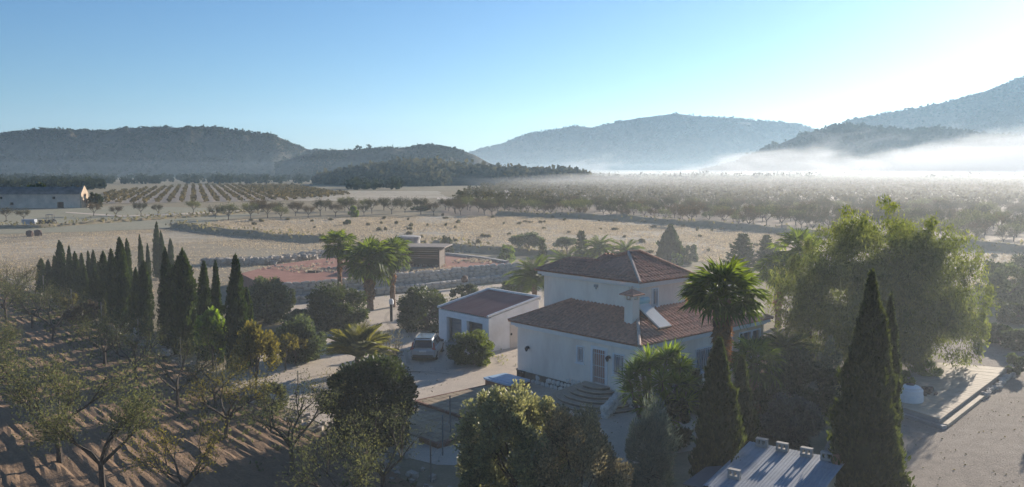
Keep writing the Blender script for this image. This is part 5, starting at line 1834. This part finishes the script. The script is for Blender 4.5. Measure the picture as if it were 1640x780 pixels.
# ------------------------------------------------------------------ almond trees in the ploughed field
AL = [almond_meshes(100 + i, 4.5, (3200, 2300, 1500, 2300)[i], .050, ('l_almond', 'l_almond_y', 'l_almond', 'l_almond')[i], 'bark', 1.7, 4 + i % 2) for i in range(4)]
ALB = [almond_meshes(110 + i, 4.8, (6500, 6000)[i], .048, 'l_almond', 'bark', 1.9, 5) for i in range(2)]
TREES = [  # u, vbase, set, scale, rotation, label
    (165, 800, ALB, 0, 1.12, 0.4, 'leafy almond tree with pale trunk in the lower corner of the ploughed field'),
    (96, 742, ALB, 1, 1.20, 1.9, 'big thick crowned almond tree behind the pale trunked one'),
    (468, 758, AL, 3, 1.0, 2.6, 'shaded almond tree between the ploughed rows and the dark terrace shrub'),
    (612, 800, AL, 2, 1.0, .9, 'bare looking almond tree below the dark terrace shrub'),
    (285, 655, AL, 2, 1.0, 3.3, 'thin almond tree standing on the sunlit patch of soil'),
    (362, 705, AL, 1, .95, 5.0, 'yellowing almond tree by the sunlit soil, nearest the fence'),
    (218, 618, AL, 3, 1.0, 1.2, 'dark almond tree in the shaded middle of the field'),
    (168, 588, AL, 0, 1.02, .2, 'dark almond tree with a forked trunk below the cypress row'),
    (85, 548, AL, 2, 1.05, 2.2, 'dark almond tree under the gap in the cypress row'),
    (52, 526, AL, 0, 1.05, 4.4, 'almond tree with a pale foot before the outer cypresses'),
    (10, 520, AL, 3, 1.1, 3.0, 'grey almond tree at the shaded far edge of the field'),
    (20, 488, AL, 1, 1.05, 5.5, 'far almond tree at the upper corner by the golden slope'),
    (-20, 612, ALB, 0, 1.0, 2.9, 'almond tree cut by the edge of the picture in the middle rows'),
    (-40, 700, ALB, 1, 1.1, 4.1, 'almond tree cut by the edge of the picture behind the big one'),
    (300, 820, AL, 1, .9, .8, 'low yellowish almond tree on the striped soil at the bottom edge'),
    (560, 700, AL, 1, .85, 1.6, 'small almond tree pressed against the dark terrace shrub'),
    (545, 850, AL, 0, 1.0, 3.7, 'almond tree at the bottom edge below the bare looking one'),
    (345, 655, AL, 0, .8, 2.0, 'small almond tree leaning over the fence line by the yellow green tree'),
]
for u, v, st, i, s_, r_, lab in TREES:
    p = G(u, v)
    tree_from(st[i], 'almond_tree', lab, 'almond tree', (p.x, p.y, 0.05), r_, s_, 'almond trees in the ploughed field')

# ------------------------------------------------------------------ orchard beyond the dry field
OR = [almond_meshes(200 + i, 4.2, 1500, .13, ('l_orchard', 'l_rust', 'l_orchard', 'l_almond', 'l_orchard')[i], 'bark', 2.4, 5) for i in range(5)]
cand = []
oa = R(14)
for i in range(-40, 90):
    for j in range(0, 140):
        x_, y_ = i * 7.2 + random.uniform(-.8, .8), 130 + j * 6.6 + random.uniform(-.8, .8)
        X_, Y_ = x_ * math.cos(oa) - (y_ - 130) * math.sin(oa) + 20, 130 + x_ * math.sin(oa) + (y_ - 130) * math.cos(oa)
        cand.append((X_, Y_))
cand = np.array(cand)
inner = np.array(ORCH)
keepm = inpoly(cand[:, 0], cand[:, 1], [tuple(q_) for q_ in ORCH])
cand = cand[keepm]
uu = 820 + FPX * cand[:, 0] / cand[:, 1]
cand = cand[(uu > 640) & (uu < 1740) & (RNG.uniform(0, 1, len(cand)) > .06)]
cand = cand[np.argsort(np.hypot(cand[:, 0], cand[:, 1]))]
lab = 'thin leaved orchard tree in the misty orchard beyond the dry field'
def zone_of(x_, y_):
    u = 820 + FPX * x_ / y_
    return 'toward the wooded hillock' if u < 940 else 'straight behind the villa roof' if u < 1150 else 'behind the tall fan palm' if u < 1330 else 'behind the big pepper tree'


KIND = ('grey green', 'rusty leaved', 'dull green', 'yellow green', 'thinly leaved')
pro = [None] * 5
for n_i, (x_, y_) in enumerate(cand[:285]):
    i = random.randrange(5)
    sc = random.uniform(.8, 1.2)
    lab = KIND[i] + (' almond tree in the front orchard rows ' if n_i < 70 else ' almond tree deep in the orchard ') + zone_of(x_, y_)
    if pro[i] is None:
        pro[i] = tree_from(OR[i], 'orchard_tree', lab, 'tree', (x_, y_, 0.03), random.uniform(0, 6), sc, 'orchard trees beyond the dry field')
    else:
        dup(pro[i], (x_, y_, 0.03), random.uniform(0, 6), (sc, sc, sc * random.uniform(.85, 1.1)), lab)
rest = cand[285:]
pc = []
for x_, y_ in rest:
    m = 34
    h = random.uniform(3.6, 5.6)
    o_3 = unit(RNG.normal(size=(m, 3))) * RNG.uniform(.4, 1, (m, 1)) * np.array([2.3, 2.3, 1.5]) + np.array([x_, y_, h * .6])
    pc.append(o_3)
if pc:
    pc = np.concatenate(pc)
    link(quads(leaves(pc, np.array([[0, 0, 1.0]]), np.full(len(pc), .55), .7, 1.5), M['l_orchard'], 'distant_orchard'), 'distant_orchard', None, 'stuff')

# trees along the near edge of the far fields
ROWT = [(368, 352), (402, 350), (428, 349), (447, 352), (470, 346), (496, 349), (515, 345), (535, 347), (556, 343), (580, 345), (600, 342), (625, 343), (648, 341), (670, 343), (690, 345), (345, 350), (480, 340), (520, 338), (550, 338), (585, 337), (615, 337), (660, 337), (640, 335), (440, 343), (410, 343)]
for k_, (u, v) in enumerate(ROWT):
    p = G(u + random.uniform(-5, 5), v)
    sc = random.uniform(.8, 1.15)
    i = random.randrange(5)
    dup(pro[i], (p.x, p.y, 0.03), random.uniform(0, 6), sc * 1.05, KIND[i] + ' tree in the loose row along the dry field, ' + ('below the vineyard' if u < 480 else 'below the low saddle' if u < 600 else 'nearest the orchard'), 'trees along the far edge of the dry field')
for k_, (u, v, lab) in enumerate(((226, 344, 'dark bushy tree alone on the green field beyond the cypresses'), (186, 347, 'thin bare tree on the green field toward the barn'), (253, 345, 'thin bare tree on the green field away from the barn'), (310, 341, 'spindly tree on the green field near the vineyard edge'), (10, 352, 'sparse bare tree below the barn annex'), (38, 353, 'sparse forked tree below the middle of the barn'), (150, 346, 'small dark tree at the lit gable of the barn'))):
    p = G(u, v)
    dup(pro[k_ % 5], (p.x, p.y, 0.03), random.uniform(0, 6), .8 if 'thin' in lab or 'sparse' in lab else 1.0, lab, 'lone trees on the green field')
B_('field_tree', 'bright green round tree at the far edge of the dry field', 'tree', (566, 348), 18, 20, 'l_grass', 1500, .3, 12, .32)
B_('field_tree', 'dark shrub in front of the bright round tree in the dry field', 'shrub', (556, 361), 14, 9, 'l_dark', 700, .25, 8, .34)
B_('field_tree', 'dark flat thicket lying along the edge of the orchard', 'thicket', (676, 338), 38, 8, 'l_dark', 1500, .4, 16, .3)
B_('field_tree', 'large dark tree rising behind the barn roof', 'tree', (60, 322), 50, 29, 'l_dark', 2500, .7, 26, .3)
B_('field_tree', 'dark tree right beside the lit barn gable', 'tree', (152, 332), 20, 26, 'l_dark', 1500, .5, 14, .3)
B_('field_tree', 'small tree peeping over the barn ridge near the gable', 'tree', (123, 318), 16, 22, 'l_orchard', 900, .6, 10, .3)

# dry grass and shrubs of the fields
def tufts(name, poly, n, size, leaf, blades=4, spread=.35):
    q_ = scatter(poly, n)
    d = np.array([mnoise.noise((a * .07, b * .07, 1.7)) + .5 * mnoise.noise((a * .3, b * .3, 4)) for a, b in q_])
    q_ = q_[d > RNG.uniform(-.55, .25, len(q_))]
    c = np.repeat(np.column_stack([q_, np.zeros(len(q_))]), blades, 0)
    s = np.repeat(RNG.uniform(.5, 1.3, len(q_)) * size, blades)
    c[:, :2] += RNG.normal(size=(len(c), 2)) * spread
    c[:, 2] = s * .45
    link(quads(leaves(c, np.array([[0, 0, 1.0]]), s * .62, .5, .55), M[leaf], name), name, None, 'stuff')


tufts('dry_grass', DRY, 44000, .22, 'l_dry', 5, .8)
tufts('stubble_grass', STUB, 15000, .16, 'l_dry', 4, .7)
tufts('weeds', [tuple(v) for v in SOIL[:8]] + [tuple(G(560, 860)[:2]), tuple(G(250, 640)[:2]), tuple(G(20, 500)[:2])], 2600, .22, 'l_almond', 4, .2)
SHR = [bush('dry_shrub', 'low grey green shrub dotted about in the dry grass field behind the villa', 'shrub', (1230, 405 - i * 3), 9, 5, 'l_field', 260, .22, 8, .4, group='shrubs dotted over the dry field') for i in range(3)]
for x_, y_ in scatter(DRY, 90):
    uz = 820 + FPX * x_ / y_
    q_s = random.uniform(.6, 1.7)
    dup(random.choice(SHR), (x_, y_, 0.03), random.uniform(0, 6), (q_s, q_s, random.uniform(.7, 1.4)), ('low small' if q_s < .95 else 'low middling' if q_s < 1.3 else 'low wide') + ' grey green shrub in the dry field, ' + ('beyond the cypress grove' if uz < 520 else 'beyond the red terrace' if uz < 800 else 'behind the villa' if uz < 1120 else 'beyond the tall palms'))
for nm, pts_ in (('bank_scrub', B1), ('bank_scrub', B2), ('bank_scrub', B3), ('bank_scrub', B4)):
    c = []
    for p in pts_:
        for _ in range(26):
            c.append((p.x + random.gauss(0, 1.3), p.y + random.gauss(0, 1.0), abs(random.gauss(.75, .4))))
    c = np.array(c)
    link(quads(leaves(c, np.array([[0, 0, 1.0]]), np.full(len(c), .36), .6, .9), M['l_field'], nm), nm, None, 'stuff')
# rubble along the fence and the field wall
c = []
mb = MB()
for a, b in zip(FENCE[:-1], FENCE[1:]):
    pa_, pb_2 = G(*a), G(*b)
    for _ in range(int((pb_2 - pa_).length * 5)):
        p = pa_.lerp(pb_2, random.random())
        s_ = random.uniform(.10, .30)
        mb.box((p.x + random.gauss(.3, .45), p.y + random.gauss(.2, .4), s_ * .3), (s_, s_ * .8, s_ * .7), random.uniform(0, 3), random.uniform(-.4, .4), random.uniform(-.4, .4))
mb.build('rubble', M['rubblestone'], None, kind='stuff')
WALLL = [G(u, v) for u, v in ((262, 425), (330, 424), (420, 424), (480, 417), (528, 410))]
mb = MB()
for a, b in zip(WALLL[1:-1], WALLL[2:]):
    for _ in range(260):
        p = a.lerp(b, random.random())
        s_ = random.uniform(.25, .7)
        mb.box((p.x + random.gauss(0, .5), p.y + random.gauss(0, .5), random.uniform(.1, .8)), (s_, s_ * .8, s_ * .7), random.uniform(0, 3), random.uniform(-.4, .4), random.uniform(-.4, .4))
mb.build('field_rubble', M['rubblestone'], None, kind='stuff')

# fallen leaves and twigs on the gravel
q_ = np.concatenate([scatter(YARD, 5000), scatter([(12.5, 26), (18, 47), (30, 66), (52, 64), (60, 30)], 5000)])
dn_ = np.array([mnoise.noise((a * .25, b * .25, 8)) for a, b in q_])
q_ = q_[dn_ > RNG.uniform(-.3, .5, len(q_))]
c = np.column_stack([q_, np.full(len(q_), .045)])
link(quads(leaves(c, RNG.normal(size=(len(c), 3)) * np.array([1, 1, .12]), np.full(len(c), .055), .5, .1), M['l_brown'], 'leaf_litter'), 'leaf_litter', None, 'stuff')
q_ = scatter(YARD, 1500)
dn_ = np.array([mnoise.noise((a * .18 + 4, b * .18, 2)) for a, b in q_])
q_ = np.repeat(q_[dn_ > .18], 5, 0)
c = np.column_stack([q_ + RNG.normal(size=q_.shape) * .14, np.full(len(q_), .09)])
link(quads(leaves(c, np.array([[0, 0, 1.0]]), np.full(len(c), .10), .3, .7), M['l_oleander'], 'weeds'), 'weeds', None, 'stuff')

q_ = scatter(padpoly, 2600)
dn_ = np.array([mnoise.noise((a * .14, b * .14, 6)) for a, b in q_])
q_ = q_[dn_ > RNG.uniform(.0, .5, len(q_))]
mb = MB()
for a, b in q_[:500]:
    s_ = random.uniform(.08, .3)
    mb.box((a, b, PADZ + s_ * .2), (s_, s_ * .8, s_ * .6), random.uniform(0, 3), random.uniform(-.4, .4))
mb.build('pebbles', M['rubblestone'], None, kind='stuff')
q_ = np.repeat(q_, 4, 0)
c = np.column_stack([q_ + RNG.normal(size=q_.shape) * .3, np.full(len(q_), PADZ + .12)])
link(quads(leaves(c, np.array([[0, 0, 1.0]]), np.full(len(c), .14), .3, .7), M['l_dry'], 'dry_weeds'), 'dry_weeds', None, 'stuff')

# vine rows: low hedges of autumn leaves running toward the hills
va = R(-20)
c = []
vd = np.array([math.sin(va), math.cos(va)])
vn = np.array([math.cos(va), -math.sin(va)])
ctr_ = np.array(G(310, 312)[:2])
for r_i in range(-75, 76):
    t = np.arange(-420, 420, 1.6)
    pp = ctr_ + vn * r_i * 4.2 + vd * t[:, None]
    pp = pp[inpoly(pp[:, 0], pp[:, 1], VINE)]
    if len(pp):
        c.append(np.column_stack([pp, np.full(len(pp), .8)]))
c = np.repeat(np.concatenate(c), 3, 0)
c += RNG.normal(size=c.shape) * np.array([.35, .5, .3])
link(quads(leaves(c, np.array([[0, 0, 1.0]]), np.full(len(c), .62), .8, 1.0), M['l_vine'], 'vine_rows'), 'vine_rows', None, 'stuff')
# hazy tree belt at the foot of the hills
c = []
for _ in range(900):
    u, v = random.uniform(-60, 640), random.uniform(286, 304)
    if 168 < u < 560 and v > 295:
        continue
    p = G(u, v)
    s_ = random.uniform(2, 4.5)
    c.append(unit(RNG.normal(size=(26, 3))) * s_ * RNG.uniform(.5, 1, (26, 1)) * np.array([1, 1, .8]) + np.array([p.x, p.y, s_ * .8]))
c = np.concatenate(c)
link(quads(leaves(c, np.array([[0, 0, 1.0]]), np.full(len(c), 1.3), .8, 1.5), M['l_scrub'], 'tree_belt'), 'tree_belt', None, 'stuff')
# taller ragged trees closing the orchard before the fog
c = []
for _ in range(1500):
    y_ = random.uniform(680, 1080)
    x_ = random.uniform(-.12, .66) * y_
    if mnoise.noise((x_ * .016, y_ * .006, 3)) < .02 + random.uniform(-.1, .1):
        continue
    s_ = random.uniform(1.6, 3.4)
    m_ = 22
    c.append(unit(RNG.normal(size=(m_, 3))) * s_ * RNG.uniform(.4, 1, (m_, 1)) * np.array([1.1, 1.1, 1.25]) + np.array([x_, y_, s_ * 1.25]))
c = np.concatenate(c)
link(quads(leaves(c, np.array([[0, 0, 1.0]]), np.full(len(c), 1.0), .7, 1.5), M['l_orchard'], 'distant_woods'), 'distant_woods', None, 'stuff')
# pines standing up on the low saddle
for k_, (u, v, s_) in enumerate(((552, 242, 3), (560, 242, 3.5), (567, 242, 3), (575, 241, 6.5), (591, 240, 6.5), (601, 239, 3.5), (609, 239, 4), (266, 204, 4.5), (345, 204, 4), (200, 205, 3.5), (64, 206, 3.5))):
    d = 950 if u > 500 else 1150
    b = at_depth(u, v, d)
    r_ = thing('pine_tree', 'small dark pine standing on the skyline, ' + ('on the saddle between the two hills' if u > 500 else 'on the high ridge of the long hill'), 'pine tree', (b[0], b[1], b[2] - 2), 0, 'skyline pines on the saddle' if u > 500 else 'skyline pines on the long ridge')
    pts, out, cc = blob_points(260, (s_ * .55, s_ * .55, s_ * .4), 10, .4)
    pts[:, 2] += s_ * .85
    link(quads(leaves(pts, out, np.full(260, s_ * .10), .7, 1), M['l_scrub'], 'crown'), 'crown', r_)
    link(MB().tube([(0, 0, -1), (0, 0, s_ * .8)], s_ * .05, 5).mesh('trunk', M['bark']), 'trunk', r_)

# ================================================================== AIR
hz, _v, _n, _l = mat_vol('valley haze', 0.00007, (0.45, 0.72, 1.0), 0.45)
MB().span((-5200, -60, -4.5), (5200, 7500, 420)).build('haze', hz, None, kind='stuff')
m0, _v, _n, _l = mat_vol('ground fill mist', 0.0008, (0.86, 0.93, 1.0), 0.45)  # faint near mist, thickened to lift the shade on walls and plants
MB().prism([(-260, -40), (260, -40), (280, 118), (-280, 118)], -3.1, 10.5).build('mist', m0, None, kind='stuff')
for k_, (top_, y0_, dn_2) in enumerate(((17, 420, .00007), (28, 385, .00006), (44, 350, .00005), (66, 300, .00004), (95, 250, .00003))):
    ms, _v, _n, _l = mat_vol('low mist', dn_2, (0.68, 0.85, 1.0), 0.35)
    MB().span((-1600 - k_ * 20, y0_, -3.4 - k_ * .1), (1500 + k_ * 20, 2100 + k_ * 20, top_)).build('mist', ms, None, kind='stuff')
m3, _v, _n, _l = mat_vol('orchard mist', 0.0008, (0.93, 0.96, 1.0), 0.5)
MB().prism([(-20, 330), (40, 215), (130, 150), (700, 150), (900, 500), (760, 1000), (120, 1000)], -3.2, 8.5).build('mist', m3, None, kind='stuff')
# fog bank drifting along the foot of the nearer hill
fm_, _v, _n, _l = mat_vol('fog bank', 0.0, (0.97, 0.98, 1.0), 0.2)
tc = _n.new('ShaderNodeTexCoord')
mp = _n.new('ShaderNodeMapping')
mp.inputs['Scale'].default_value = (0.0075, 0.005, 0.026)
nz = _n.new('ShaderNodeTexNoise')
nz.inputs['Scale'].default_value = 1.0
nz.inputs['Detail'].default_value = 6
nz.inputs['Distortion'].default_value = 0.6
nz.inputs['Roughness'].default_value = 0.6
_l.new(tc.outputs['Object'], mp.inputs[0])
_l.new(mp.outputs[0], nz.inputs[0])
sp = _n.new('ShaderNodeSeparateXYZ')
_l.new(tc.outputs['Object'], sp.inputs[0])


def mrange(src, a, b, c, d):
    m = _n.new('ShaderNodeMapRange')
    m.interpolation_type = 'SMOOTHSTEP'
    for k_, v_ in zip((1, 2, 3, 4), (a, b, c, d)):
        m.inputs[k_].default_value = v_
    _l.new(src, m.inputs[0])
    return m.outputs[0]


def math2(op, a, b):
    m = _n.new('ShaderNodeMath')
    m.operation = op
    for k_, x in enumerate((a, b)):
        if isinstance(x, (int, float)):
            m.inputs[k_].default_value = x
        else:
            _l.new(x, m.inputs[k_])
    return m.outputs[0]


hgt = math2('ADD', mrange(sp.outputs[2], 0, 84, .31, .69), mrange(sp.outputs[0], 330, 640, .0, -.08))              # the cut-off rises with height
thr = math2('ADD', hgt, mrange(sp.outputs[0], 60, 520, .20, .0))
den = mrange(math2('SUBTRACT', nz.outputs[0], thr), 0, .20, 0, .0075)
_l.new(den, _v.inputs['Density'])
MB().span((30, 880, -3.4), (1150, 1120, 92)).build('fog', fm_, None, kind='stuff')
